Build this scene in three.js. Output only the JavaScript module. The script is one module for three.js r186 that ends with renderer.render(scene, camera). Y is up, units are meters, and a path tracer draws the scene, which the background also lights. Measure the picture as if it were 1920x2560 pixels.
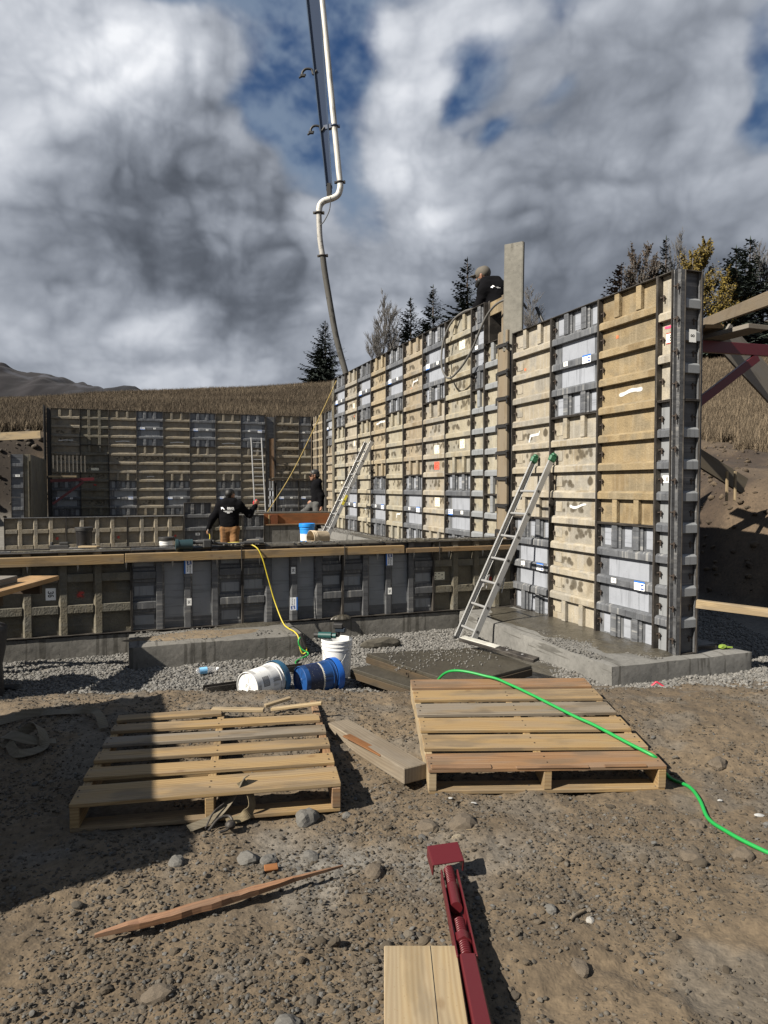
import * as THREE from 'three';
import { mergeGeometries, mergeVertices, toCreasedNormals } from 'three/addons/utils/BufferGeometryUtils.js';
import { MarchingCubes } from 'three/addons/objects/MarchingCubes.js';

// ---------------------------------------------------------------- camera, sky, sun, exposure
const scene = new THREE.Scene();
const EYE = 1.616;
const camera = new THREE.PerspectiveCamera(71.6, 0.75, 0.05, 20000);
camera.position.set(0, EYE, 0);
camera.rotation.x = -0.0359;
camera.updateMatrixWorld();
const renderer = new THREE.WebGLRenderer({ antialias: true });
renderer.setSize(768, 1024);
renderer.toneMapping = THREE.LinearToneMapping;
renderer.toneMappingExposure = 2.0;
renderer.shadowMap.enabled = true;
const SUN = new THREE.Vector3(-0.667, 0.616, 0.420).normalize();
const sun = new THREE.DirectionalLight(new THREE.Color(1.0, 0.93, 0.82), 5.0);
sun.position.copy(SUN).multiplyScalar(60).add(new THREE.Vector3(0, 0, -10));
sun.target.position.set(0, 0, -10);
sun.castShadow = true;
sun.shadow.radius = 1;
sun.shadow.mapSize.set(4096, 4096);
Object.assign(sun.shadow.camera, { left: -30, right: 30, top: 30, bottom: -30, near: 1, far: 160 });
scene.add(sun, sun.target);

// ---------------------------------------------------------------- random and noise
function mulberry(a) { return () => { a |= 0; a = (a + 0x6d2b79f5) | 0; let t = Math.imul(a ^ (a >>> 15), 1 | a); t = (t + Math.imul(t ^ (t >>> 7), 61 | t)) ^ t; return ((t ^ (t >>> 14)) >>> 0) / 4294967296; }; }
const rnd = mulberry(7);
const rr = (a, b) => a + (b - a) * rnd();
const clamp = (x, a = 0, b = 1) => Math.min(b, Math.max(a, x));
const sstep = (a, b, x) => { const t = clamp((x - a) / (b - a)); return t * t * (3 - 2 * t); };
const lerp = (a, b, t) => a + (b - a) * t;
function hash(x, y, z) { let h = Math.imul(x, 374761393) ^ Math.imul(y, 668265263) ^ Math.imul(z, 1274126177); h = Math.imul(h ^ (h >>> 13), 1274126177); return ((h ^ (h >>> 16)) >>> 0) / 4294967296; }
const mod = (a, n) => ((a % n) + n) % n;
function vn2(x, y, p = 0, s = 0) {      // value noise, tileable with period p
  const xi = Math.floor(x), yi = Math.floor(y), fx = x - xi, fy = y - yi;
  const u = fx * fx * (3 - 2 * fx), v = fy * fy * (3 - 2 * fy);
  const px = Array.isArray(p) ? p[0] : p, py = Array.isArray(p) ? p[1] : p;
  const x0 = px ? mod(xi, px) : xi, x1 = px ? mod(xi + 1, px) : xi + 1, y0 = py ? mod(yi, py) : yi, y1 = py ? mod(yi + 1, py) : yi + 1;
  const a = hash(x0, y0, s), b = hash(x1, y0, s), c = hash(x0, y1, s), d = hash(x1, y1, s);
  return a + (b - a) * u + (c - a) * v + (a - b - c + d) * u * v;
}
function fbm2(x, y, oct, p = 0, s = 0, gain = 0.5) {
  let f = 0, a = 1, n = 0, q = Array.isArray(p) ? p.slice() : [p, p];
  for (let i = 0; i < oct; i++) { f += a * vn2(x, y, q, s + i * 17); n += a; a *= gain; x *= 2; y *= 2; q = [q[0] * 2, q[1] * 2]; }
  return f / n;
}
function vn3(x, y, z, s = 0) {
  const xi = Math.floor(x), yi = Math.floor(y), zi = Math.floor(z), fx = x - xi, fy = y - yi, fz = z - zi;
  const u = fx * fx * (3 - 2 * fx), v = fy * fy * (3 - 2 * fy), w = fz * fz * (3 - 2 * fz);
  const h = (a, b, c) => hash(xi + a, yi + b, zi + c + s * 101);
  const m = (a, b, t) => a + (b - a) * t;
  return m(m(m(h(0, 0, 0), h(1, 0, 0), u), m(h(0, 1, 0), h(1, 1, 0), u), v), m(m(h(0, 0, 1), h(1, 0, 1), u), m(h(0, 1, 1), h(1, 1, 1), u), v), w);
}
function fbm3(x, y, z, oct, s = 0, gain = 0.5) { let f = 0, a = 1, n = 0; for (let i = 0; i < oct; i++) { f += a * vn3(x, y, z, s + i); n += a; a *= gain; x *= 2.03; y *= 2.03; z *= 2.03; } return f / n; }

// ---------------------------------------------------------------- the sky: broken cumulus over blue
function skyColor(x, y, z) {
  const eD = Math.asin(y) * 57.29578, aD = Math.atan2(x, -z) * 57.29578;
  if (eD < -2) return [0.085, 0.075, 0.06];
  const inView = Math.abs(aD) < 40 && eD < 44, oc = inView ? 7 : 4;
  const K = 5.2, X = x * K, Y = y * K * 1.35, Z = z * K;
  const w1 = fbm3(X * 0.8, Y * 0.8, Z * 0.8, 4, 3) - 0.5, w2 = fbm3(X * 0.8 + 9, Y * 0.8, Z * 0.8, 4, 11) - 0.5;
  const px = X + w1 * 0.45, py = Y + w2 * 0.45;
  const n = fbm3(px, py, Z, oc, 21, 0.52);
  const A = aD + w1 * 12, E = eD + w2 * 9;
  let c = (n - 0.5) * 1.1 + 0.10;
  c += skySum(SKY.full, A, E) - skySum(SKY.open, A, E) - 0.2 * sstep(42, 64, eD);
  const bx0 = px * 2.1 + 4 + w2 * 0.9, by0 = py * 2.1 + w1 * 0.9, bz0 = Z * 2.1, m = billow(bx0, by0, bz0, oc - 1, 33), m2 = billow(bx0 - 0.20, by0 + 0.24, bz0, oc - 2, 33);
  const hard = skySum(SKY.hard, A, E);
  const cov = sstep(-0.16 + 0.1 * hard, 0.20 - 0.1 * hard, c + (m - 0.42) * 0.30);
  const relief = clamp((m - m2) * 1.3, -0.4, 0.4);
  let s = 0.62 + (m - 0.42) * 0.30 + (n - 0.5) * 0.20 + relief * (0.12 + 0.20 * hard) + skySum(SKY.light, A, E) - skySum(SKY.dark, A, E);
  s = s < 0.36 ? 0.24 + 0.13 * Math.exp((s - 0.36) / 0.13) : Math.min(s, 1.0);
  const v = 0.55 * fbm3(px * 1.5 + 30, py * 1.9, Z * 1.5, 4, 50, 0.55) + 0.45 * fbm3(px * 7 + 30, py * 9, Z * 7, oc - 2, 55, 0.6), thin = sstep(0.30, 0.60, v);
  const up = sstep(6, 36, eD);
  const blue = mix3([0.10, 0.17, 0.29], [0.030, 0.075, 0.19], up), veil = [0.24, 0.31, 0.41];
  const sk = mix3(blue, veil, thin * 0.72), sc = s * s * 0.78 + s * 0.14;
  const cl = [sc * lerp(0.80, 1.0, s), sc * lerp(0.96, 1.02, s), sc * lerp(1.26, 1.06, s)];
  return mix3(sk, cl, cov);
}
const SKY = {  // [degrees right of the view axis, elevation, half widths, amount]
  open: [[-18.5, 34, 7, 2.6, 0.5], [-9.5, 30, 7, 5, 0.30], [-1.0, 32.5, 4.5, 4, 0.30], [6.6, 29.3, 2.2, 2.4, 0.36], [13.5, 27.1, 1.3, 1.1, 0.30], [10.2, 25.7, 1.3, 0.8, 0.30], [27.8, 27.5, 2.2, 4.5, 0.42], [-9.8, 26.5, 4, 1.6, 0.30], [-1.8, 21.5, 4.2, 4.5, 0.30], [26.8, 24.4, 2.2, 2.0, 0.30], [-5, 25, 5, 5, 0.18], [-7, 36, 14, 3, 0.3]],
  full: [[0, 8, 40, 5, 0.35], [-24, 27, 7.5, 6, 0.4], [-16, 20, 10, 7, 0.5], [-18, 11, 14, 5.5, 0.4], [5, 22, 6, 5, 0.16], [17, 29, 9, 5, 0.28], [16, 16, 15, 7, 0.4], [3.0, 28, 2.4, 6, 0.28], [8, 32.5, 6, 2.4, 0.25], [24, 13, 9, 5, 0.2], [22, 21, 7, 4, 0.2], [-3, 13, 6, 4, 0.15]],
  light: [[-25, 29, 6, 4.5, 0.20], [-20.0, 28.4, 3.4, 3.6, 0.20], [-28, 26, 3, 6, 0.1], [-14.2, 18.8, 3.2, 1.8, 0.24], [-15.5, 9.5, 7, 2.6, 0.16], [-28.5, 21, 2.6, 2.8, 0.20], [-25, 11.5, 6, 2.4, 0.10], [2.6, 27.5, 2.4, 6, 0.22], [6, 32, 8, 2.4, 0.16], [17, 30, 10, 5, 0.10], [26, 22, 6, 4, 0.08], [5, 21.5, 5, 3.5, 0.10], [-2, 14, 7, 5, 0.08], [-20, 24, 4, 3, 0.10]],
  dark: [[-16.5, 21, 8, 4.2, 0.23], [-12, 16.6, 5.5, 4.2, 0.19], [-20, 16.3, 8, 3, 0.15], [19, 27, 9, 4, 0.13], [17, 14, 14, 4.5, 0.13], [9, 17, 6, 4, 0.05], [-27, 15.8, 4, 2.4, 0.05]],
  hard: [[-22, 27, 8, 6, 1], [-13, 20, 6, 6, 0.8], [-16, 11, 10, 5, 0.5], [4, 27, 4, 6, 0.4], [6, 20, 8, 5, 0.3]],
};
function skySum(L, a, e) { let t = 0; for (const [A, E, ra, re, m] of L) { const dx = (a - A) / ra, dy = (e - E) / re, d = dx * dx + dy * dy; if (d < 8) t += m * Math.exp(-d); } return t; }
function billow(x, y, z, oct, s) { let f = 0, a = 1, n = 0; for (let i = 0; i < oct; i++) { f += a * Math.abs(2 * vn3(x, y, z, s + i) - 1); n += a; a *= 0.52; x *= 2.07; y *= 2.07; z *= 2.07; } return f / n; }
const mix3 = (a, b, t) => [lerp(a[0], b[0], t), lerp(a[1], b[1], t), lerp(a[2], b[2], t)];
function makeSky() {
  const W = 3072, H = 1536, data = new Float32Array(W * H * 4);
  for (let j = 0; j < H; j++) {
    const el = ((j + 0.5) / H - 0.5) * Math.PI, ce = Math.cos(el), y = Math.sin(el);
    for (let i = 0; i < W; i++) {
      const ph = ((i + 0.5) / W - 0.5) * 2 * Math.PI, k = (j * W + i) * 4, c = skyColor(ce * Math.cos(ph), y, ce * Math.sin(ph));
      data[k] = c[0] / 2; data[k + 1] = c[1] / 2; data[k + 2] = c[2] / 2; data[k + 3] = 1;
    }
  }
  const t = new THREE.DataTexture(data, W, H, THREE.RGBAFormat, THREE.FloatType);
  t.mapping = THREE.EquirectangularReflectionMapping; t.colorSpace = THREE.LinearSRGBColorSpace;
  t.magFilter = t.minFilter = THREE.LinearFilter; t.needsUpdate = true;
  return t;
}
scene.background = makeSky();
scene.environment = scene.background;

// ---------------------------------------------------------------- naming and geometry helpers
const taken = new Map();
function numbered(n) { const k = taken.get(n) ?? 0; taken.set(n, k + 1); return k ? `${n}_${String(k).padStart(3, '0')}` : n; }
function shade(o) { o.traverse((m) => { if (m.isMesh) { m.castShadow = true; m.receiveShadow = true; } }); return o; }
function thing(name, label, category, pos, rotY = 0, group) {
  const o = new THREE.Group(); o.name = numbered(name); scene.add(o);
  if (pos) o.position.copy(pos); o.rotation.y = rotY;
  o.userData = { label, category }; if (name === 'form_wall') o.userData.kind = 'thing'; if (group) o.userData.group = group;
  return o;
}
function part(name, geo, mat, parent) { const m = new THREE.Mesh(Array.isArray(geo) ? (geo.length > 1 ? merge(geo) : geo[0]) : geo, mat); m.name = name; m.castShadow = m.receiveShadow = true; parent.add(m); return m; }
function single(name, geo, mat, label, category, group) { const m = part(numbered(name), geo, mat, scene); m.userData = { label, category }; if (group) m.userData.group = group; return m; }
function struct(name, geo, mat) { const m = part(numbered(name), geo, mat, scene); m.userData.kind = 'structure'; return m; }
function merge(list) {
  const L = list.map((g) => { let q = g.index ? g.toNonIndexed() : g; for (const k of Object.keys(q.attributes)) if (!['position', 'normal', 'uv'].includes(k)) q.deleteAttribute(k); if (!q.attributes.normal) q.computeVertexNormals(); if (!q.attributes.uv) q.setAttribute('uv', new THREE.BufferAttribute(new Float32Array(q.attributes.position.count * 2), 2)); return q; });
  return mergeGeometries(L);
}
// uv in metres from position, grain (u) along the axis g (0 x, 1 y, 2 z)
function metreUV(geo, g = 0, off) {
  const q = geo.index ? geo.toNonIndexed() : geo; if (!geo.userData.keep) q.computeVertexNormals();
  const p = q.attributes.position, n = q.attributes.normal, uv = new Float32Array(p.count * 2), o = off ?? [rr(0, 9), rr(0, 9)];
  for (let f = 0; f < p.count; f += 3) {
    let ax = [0, 0, 0];
    for (let i = 0; i < 3; i++) { ax[0] += Math.abs(n.getX(f + i)); ax[1] += Math.abs(n.getY(f + i)); ax[2] += Math.abs(n.getZ(f + i)); }
    const d = ax[0] > ax[1] ? (ax[0] > ax[2] ? 0 : 2) : (ax[1] > ax[2] ? 1 : 2);
    let a = [0, 1, 2].filter((k) => k !== d);
    if (a[1] === g) a = [a[1], a[0]];
    for (let i = 0; i < 3; i++) { const c = [p.getX(f + i), p.getY(f + i), p.getZ(f + i)]; uv[(f + i) * 2] = c[a[0]] + o[0]; uv[(f + i) * 2 + 1] = c[a[1]] + o[1] + d * 0.37; }
  }
  q.setAttribute('uv', new THREE.BufferAttribute(uv, 2));
  return q;
}
// chamfered box, flat shaded, 44 triangles
function cbox(w, h, d, c = 0.003) {
  const x = w / 2, y = h / 2, z = d / 2; c = Math.min(c, x * 0.8, y * 0.8, z * 0.8);
  const P = [], S = [-1, 1];
  const v = (sx, sy, sz, k) => [sx * (k === 0 ? x : x - c), sy * (k === 1 ? y : y - c), sz * (k === 2 ? z : z - c)];
  const tri = (a, b, cc) => { const n = [(a[0] + b[0] + cc[0]), (a[1] + b[1] + cc[1]), (a[2] + b[2] + cc[2])]; const e = [b[0] - a[0], b[1] - a[1], b[2] - a[2]], f = [cc[0] - a[0], cc[1] - a[1], cc[2] - a[2]]; const m = [e[1] * f[2] - e[2] * f[1], e[2] * f[0] - e[0] * f[2], e[0] * f[1] - e[1] * f[0]]; (m[0] * n[0] + m[1] * n[1] + m[2] * n[2] > 0) ? P.push(...a, ...b, ...cc) : P.push(...a, ...cc, ...b); };
  const quad = (a, b, cc, dd) => { tri(a, b, cc); tri(a, cc, dd); };
  for (const s of S) {
    quad(v(s, -1, -1, 0), v(s, 1, -1, 0), v(s, 1, 1, 0), v(s, -1, 1, 0));
    quad(v(-1, s, -1, 1), v(1, s, -1, 1), v(1, s, 1, 1), v(-1, s, 1, 1));
    quad(v(-1, -1, s, 2), v(1, -1, s, 2), v(1, 1, s, 2), v(-1, 1, s, 2));
  }
  for (const a of S) for (const b of S) {
    quad(v(a, b, -1, 0), v(a, b, 1, 0), v(a, b, 1, 1), v(a, b, -1, 1));
    quad(v(a, -1, b, 0), v(a, 1, b, 0), v(a, 1, b, 2), v(a, -1, b, 2));
    quad(v(-1, a, b, 1), v(1, a, b, 1), v(1, a, b, 2), v(-1, a, b, 2));
    for (const cc of S) tri(v(a, b, cc, 0), v(a, b, cc, 1), v(a, b, cc, 2));
  }
  const g = new THREE.BufferGeometry(); g.setAttribute('position', new THREE.Float32BufferAttribute(P, 3)); g.computeVertexNormals(); return g;
}
function bx(w, h, d, x = 0, y = 0, z = 0, c = 0.003, grain, off) { const g = cbox(w, h, d, c); g.translate(x, y, z); return metreUV(g, grain ?? (w >= h && w >= d ? 0 : h >= d ? 1 : 2), off); }
function cyl(r1, r2, h, x = 0, y = 0, z = 0, seg = 20, open = false) { const g = new THREE.CylinderGeometry(r1, r2, h, seg, 1, open); g.translate(x, y, z); return g; }
function tube(pts, r, seg = 64, rs = 8, closed = false, tension = 0.5) { return new THREE.TubeGeometry(new THREE.CatmullRomCurve3(pts.map((p) => p.isVector3 ? p : new THREE.Vector3(...p)), closed, 'catmullrom', tension), seg, r, rs, closed); }
function rod(a, b, r, rs = 8, r2 = r) {
  const A = new THREE.Vector3(...a), B = new THREE.Vector3(...b), g = new THREE.CylinderGeometry(r2, r, A.distanceTo(B), rs);
  g.applyQuaternion(new THREE.Quaternion().setFromUnitVectors(new THREE.Vector3(0, 1, 0), B.clone().sub(A).normalize())); g.translate((A.x + B.x) / 2, (A.y + B.y) / 2, (A.z + B.z) / 2); return g;
}
// a box bar from a to b with width w (across 'side') and height h
function bar(a, b, w, h, up = [0, 1, 0], c = 0.003) {
  const A = new THREE.Vector3(...a), B = new THREE.Vector3(...b), L = A.distanceTo(B), z = B.clone().sub(A).normalize();
  const x = new THREE.Vector3().crossVectors(new THREE.Vector3(...up), z).normalize(), y = new THREE.Vector3().crossVectors(z, x);
  const g = bx(w, h, L, 0, 0, 0, c, 2); g.applyMatrix4(new THREE.Matrix4().makeBasis(x, y, z).setPosition(A.add(B).multiplyScalar(0.5))); return g;
}
function lathe(prof, seg = 40) { return new THREE.LatheGeometry(prof.map(([r, y]) => new THREE.Vector2(r, y)), seg); }
// flat strap swept along points; nrm gives the flat side's direction at each point
function ribbon(pts, nrm, w, t, seg = 60) {
  const c = new THREE.CatmullRomCurve3(pts.map((p) => new THREE.Vector3(...p))), nc = new THREE.CatmullRomCurve3(nrm.map((p) => new THREE.Vector3(...p)));
  const P = [], I = [];
  for (let i = 0; i <= seg; i++) {
    const u = i / seg, p = c.getPoint(u), T = c.getTangent(u), N = nc.getPoint(u); N.addScaledVector(T, -N.dot(T)).normalize(); const S = new THREE.Vector3().crossVectors(T, N);
    for (const [a, b] of [[-1, -1], [1, -1], [1, 1], [-1, 1]]) P.push(p.x + S.x * a * w / 2 + N.x * b * t / 2, p.y + S.y * a * w / 2 + N.y * b * t / 2, p.z + S.z * a * w / 2 + N.z * b * t / 2);
  }
  for (let i = 0; i < seg; i++) for (let k = 0; k < 4; k++) { const a = i * 4 + k, b = i * 4 + (k + 1) % 4; I.push(a, b, b + 4, a, b + 4, a + 4); }
  I.push(0, 2, 1, 0, 3, 2); const e = seg * 4; I.push(e, e + 1, e + 2, e, e + 2, e + 3);
  const g = new THREE.BufferGeometry(); g.setAttribute('position', new THREE.Float32BufferAttribute(P, 3)); g.setIndex(I); const q = g.toNonIndexed(); q.computeVertexNormals(); return metreUV(q, 0);
}
const V = (x, y, z) => new THREE.Vector3(x, y, z);
// the building's own axes: lx to the right along the far wall, lz towards the viewer along the long wall
const TH = 20.2 * Math.PI / 180, OX = 1.7638, OZ = -9.5565, CT = Math.cos(TH), ST = Math.sin(TH);
const B = (lx, y, lz) => V(OX + CT * lx + ST * lz, y, OZ - ST * lx + CT * lz);
const toLocal = (x, z) => [(x - OX) * CT - (z - OZ) * ST, (x - OX) * ST + (z - OZ) * CT];

// ---------------------------------------------------------------- textures
function tex(w, h, rx, ry, fn, srgb = false) {
  const d = new Uint8Array(w * h * 4);
  for (let j = 0; j < h; j++) for (let i = 0; i < w; i++) {
    const c = fn(i / w, j / h), k = (j * w + i) * 4;
    for (let q = 0; q < 3; q++) d[k + q] = clamp(Array.isArray(c) ? c[q] : c) * 255; d[k + 3] = 255;
  }
  const t = new THREE.DataTexture(d, w, h, THREE.RGBAFormat); t.wrapS = t.wrapT = THREE.RepeatWrapping; t.magFilter = THREE.LinearFilter; t.minFilter = THREE.LinearMipmapLinearFilter; t.generateMipmaps = true;
  if (srgb) t.colorSpace = THREE.SRGBColorSpace; t.repeat.set(1 / rx, 1 / ry); t.needsUpdate = true; return t;
}
const lin2s = (x) => x <= 0.0031308 ? x * 12.92 : 1.055 * Math.pow(x, 1 / 2.4) - 0.055;
const C3 = (a, q = 1, k = q / 1.9) => [lin2s(a[0] * k), lin2s(a[1] * k), lin2s(a[2] * k)];
const std = (o) => new THREE.MeshStandardMaterial({ roughness: 0.85, metalness: 0, ...o });
function canvasTex(w, h, draw, color = true) {
  const c = document.createElement('canvas'); c.width = w; c.height = h; const g = c.getContext('2d'); draw(g, w, h);
  const t = new THREE.CanvasTexture(c); if (color) t.colorSpace = THREE.SRGBColorSpace; t.magFilter = THREE.LinearFilter; return t;
}
// grout-crusted tan aluminium, oil blotched
const tanTex = tex(1024, 1024, 2.4, 2.4, (u, v) => {
  const big = fbm2(u * 5, v * 5, 4, 5, 1), mid = fbm2(u * 28, v * 28, 4, 28, 2), fine = fbm2(u * 330, v * 330, 2, 330, 3);
  const run = fbm2(u * 70, v * 5, 3, [70, 5], 4), rust = sstep(0.56, 0.74, fbm2(u * 9, v * 7, 5, [9, 7], 5));
  let c = mix3([0.46, 0.385, 0.255], [0.60, 0.535, 0.405], big);
  c = mix3(c, [0.27, 0.205, 0.115], rust * 0.55);
  c = mix3(c, [0.34, 0.325, 0.28], sstep(0.52, 0.68, fbm2(u * 7 + 3, v * 8, 5, [7, 8], 6)) * 0.6);
  c = mix3(c, [0.62, 0.58, 0.50], sstep(0.55, 0.7, run) * 0.3);
  const k = 0.76 + 0.38 * mid + (fine - 0.5) * 0.26;
  const speck = fine > 0.86 ? 1.18 : fine < 0.12 ? 0.7 : 1;
  return C3(c, k * speck);
}, true);
const tanBump = tex(1024, 1024, 2.4, 2.4, (u, v) => 0.5 * fbm2(u * 40, v * 40, 4, 40, 8) + 0.5 * fbm2(u * 200, v * 200, 2, 200, 3));
const greyTex = tex(1024, 1024, 2.4, 2.4, (u, v) => {
  const big = fbm2(u * 6, v * 6, 4, 6, 11), mid = fbm2(u * 40, v * 40, 4, 40, 12), run = fbm2(u * 110, v * 4, 3, [110, 4], 13), fine = vn2(u * 300, v * 300, 300, 14);
  let c = mix3([0.14, 0.15, 0.17], [0.26, 0.27, 0.285], big);
  c = mix3(c, [0.66, 0.65, 0.62], sstep(0.58, 0.76, run) * 0.55 * sstep(0.35, 0.65, big));
  c = mix3(c, [0.05, 0.05, 0.055], sstep(0.60, 0.8, 1 - run) * 0.5);
  if (fine > 0.93) c = [0.4, 0.39, 0.37];
  return C3(c, 0.72 + 0.5 * mid);
}, true);
const plateTex = tex(512, 512, 1.1, 1.1, (u, v) => { const m = fbm2(u * 8, v * 8, 5, 8, 15), s = vn2(u * 160, v * 160, 160, 16), run = fbm2(u * 60, v * 3, 3, [60, 3], 18); return C3([0.52, 0.55, 0.61], (0.82 + 0.3 * m) * (s > 0.95 ? 0.6 : 1) * (1 - 0.25 * sstep(0.6, 0.8, run))); }, true);
const railTex = tex(512, 512, 1.3, 1.3, (u, v) => { const m = fbm2(u * 12, v * 12, 5, 12, 19), f = vn2(u * 200, v * 200, 200, 20); return C3(mix3([0.045, 0.038, 0.033], [0.13, 0.115, 0.097], sstep(0.35, 0.8, m)), 0.75 + f * 0.5); }, true);
// drip blotches for the oiled sheets: grey level map multiplied over the tan
function woodTex(seed, base, dark, contrast = 1, grey = 0, dirt = 0) {
  return tex(1024, 512, 2.2, 0.42, (u, v) => {
    const wob = fbm2(u * 4, v * 5, 3, [4, 5], seed) * 1.6;
    const ring = Math.abs(Math.sin((v * 26 + wob * 2.4) * Math.PI)), g1 = fbm2(u * 12, v * 120, 3, [12, 120], seed + 3), g2 = fbm2(u * 3, v * 24, 3, [3, 24], seed + 5);
    let t = clamp(0.5 * ring * ring + 0.42 * g1 + 0.28 * g2 - 0.18) * contrast;
    for (let k = 0; k < 5; k++) { const ku = hash(k, seed, 5), kv = hash(k, seed, 6); let dx = Math.abs(u - ku); dx = Math.min(dx, 1 - dx) * 2.2; const dy = (v - kv) * 0.42, d = Math.hypot(dx * 0.7, dy) / 0.016; if (d < 1.6) t = Math.max(t, (1.6 - d) * 0.9); }
    let c = mix3(base, dark, clamp(t));
    c = mix3(c, [0.30, 0.28, 0.25], grey * sstep(0.35, 0.65, fbm2(u * 7, v * 9, 4, [7, 9], seed + 8)));
    const dd = dirt * sstep(0.5, 0.72, fbm2(u * 9, v * 5, 5, [9, 5], seed + 9)); c = mix3(c, [0.16, 0.125, 0.085], dd);
    if (hash(Math.floor(u * 512), Math.floor(v * 128), seed) > 0.992) c = mix3(c, dark, 0.5);
    return C3(c, 0.86 + 0.24 * g1);
  }, true);
}
const W = {
  pine: woodTex(101, [0.56, 0.39, 0.18], [0.33, 0.195, 0.075], 1.1, 0.25, 0.5),
  pale: woodTex(131, [0.62, 0.48, 0.28], [0.42, 0.285, 0.135], 0.9, 0.25, 0.35),
  red: woodTex(161, [0.45, 0.26, 0.12], [0.26, 0.125, 0.05], 1.1, 0.25, 0.5),
  grey: woodTex(191, [0.38, 0.345, 0.29], [0.22, 0.19, 0.15], 1, 0.6, 0.3),
  old: woodTex(221, [0.40, 0.31, 0.19], [0.23, 0.155, 0.08], 1.1, 0.5, 0.7),
};
const woodMat = (k, color = 0xffffff) => std({ map: W[k], bumpMap: W[k], bumpScale: 0.0012, roughness: 0.82, color });
const concTex = tex(1024, 1024, 1.8, 1.8, (u, v) => {
  const big = fbm2(u * 5, v * 5, 5, 5, 41), mid = fbm2(u * 50, v * 50, 4, 50, 42), pit = vn2(u * 150, v * 150, 150, 43), run = fbm2(u * 50, v * 3, 4, [50, 3], 44);
  let c = mix3([0.20, 0.195, 0.18], [0.36, 0.35, 0.325], big); c = mix3(c, [0.10, 0.094, 0.08], sstep(0.63, 0.69, run) * 0.7 * sstep(0.42, 0.55, fbm2(u * 4, v * 2, 3, [4, 2], 46)));
  if (pit > 0.955) c = [0.09, 0.085, 0.08];
  return C3(c, 0.78 + 0.4 * mid);
}, true);
const concBump = tex(1024, 1024, 1.8, 1.8, (u, v) => 0.6 * fbm2(u * 30, v * 30, 5, 30, 45) + (vn2(u * 150, v * 150, 150, 43) > 0.955 ? 0 : 0.4));
const stoneTex = tex(512, 512, 0.5, 0.5, (u, v) => { const a = fbm2(u * 8, v * 8, 5, 8, 51), b = fbm2(u * 60, v * 60, 3, 60, 52); return C3([0.36, 0.355, 0.345], 0.7 + 0.45 * a + (b - 0.5) * 0.5); }, true);
const wetTex = tex(512, 512, 1.2, 1.2, (u, v) => { const m = fbm2(u * 10, v * 10, 5, 10, 47), f = fbm2(u * 80, v * 80, 2, 80, 48); return C3(mix3([0.075, 0.066, 0.05], [0.15, 0.135, 0.105], m), 0.7 + 0.6 * f); }, true);
const M = {
  tan: std({ map: tanTex, bumpMap: tanBump, bumpScale: 0.004, color: new THREE.Color(0.95, 0.96, 1.02) }),
  tanB: std({ map: tanTex, bumpMap: tanBump, bumpScale: 0.006, color: new THREE.Color(0.80, 0.70, 0.54) }),
  tanC: std({ map: tanTex, bumpMap: tanBump, bumpScale: 0.006, color: new THREE.Color(0.92, 0.95, 0.98) }),
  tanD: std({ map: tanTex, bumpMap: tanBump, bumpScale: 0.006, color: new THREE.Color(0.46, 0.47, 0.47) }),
  tanE: std({ map: tanTex, bumpMap: tanBump, bumpScale: 0.006, color: new THREE.Color(0.72, 0.71, 0.72) }),  // darker tan: the shade on the far wall is put into its colour
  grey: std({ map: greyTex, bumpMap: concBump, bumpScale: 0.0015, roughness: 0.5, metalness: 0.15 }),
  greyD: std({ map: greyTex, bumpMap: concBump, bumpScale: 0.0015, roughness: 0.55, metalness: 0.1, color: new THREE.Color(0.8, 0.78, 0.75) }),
  pale: std({ map: plateTex, roughness: 0.5, color: new THREE.Color(0.72, 0.71, 0.66) }),
  plate: std({ map: plateTex, roughness: 0.4 }),
  rail: std({ map: railTex, roughness: 0.65, metalness: 0.25 }),
  black: std({ color: new THREE.Color(0.018, 0.017, 0.016), roughness: 0.55 }),
  pin: std({ color: new THREE.Color(0.05, 0.038, 0.03), roughness: 0.6, metalness: 0.4 }),
  alu: std({ color: new THREE.Color(0.34, 0.34, 0.335), roughness: 0.4, metalness: 0.4 }),
  conc: std({ map: concTex, bumpMap: concBump, bumpScale: 0.005, roughness: 0.92 }),
  wet: std({ map: wetTex, bumpMap: concBump, bumpScale: 0.012, roughness: 0.38 }),
  redSteel: std({ color: new THREE.Color(0.085, 0.010, 0.013), roughness: 0.38, metalness: 0.1 }),
  rubber: std({ color: new THREE.Color(0.03, 0.03, 0.03), roughness: 0.8 }),
};

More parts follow.
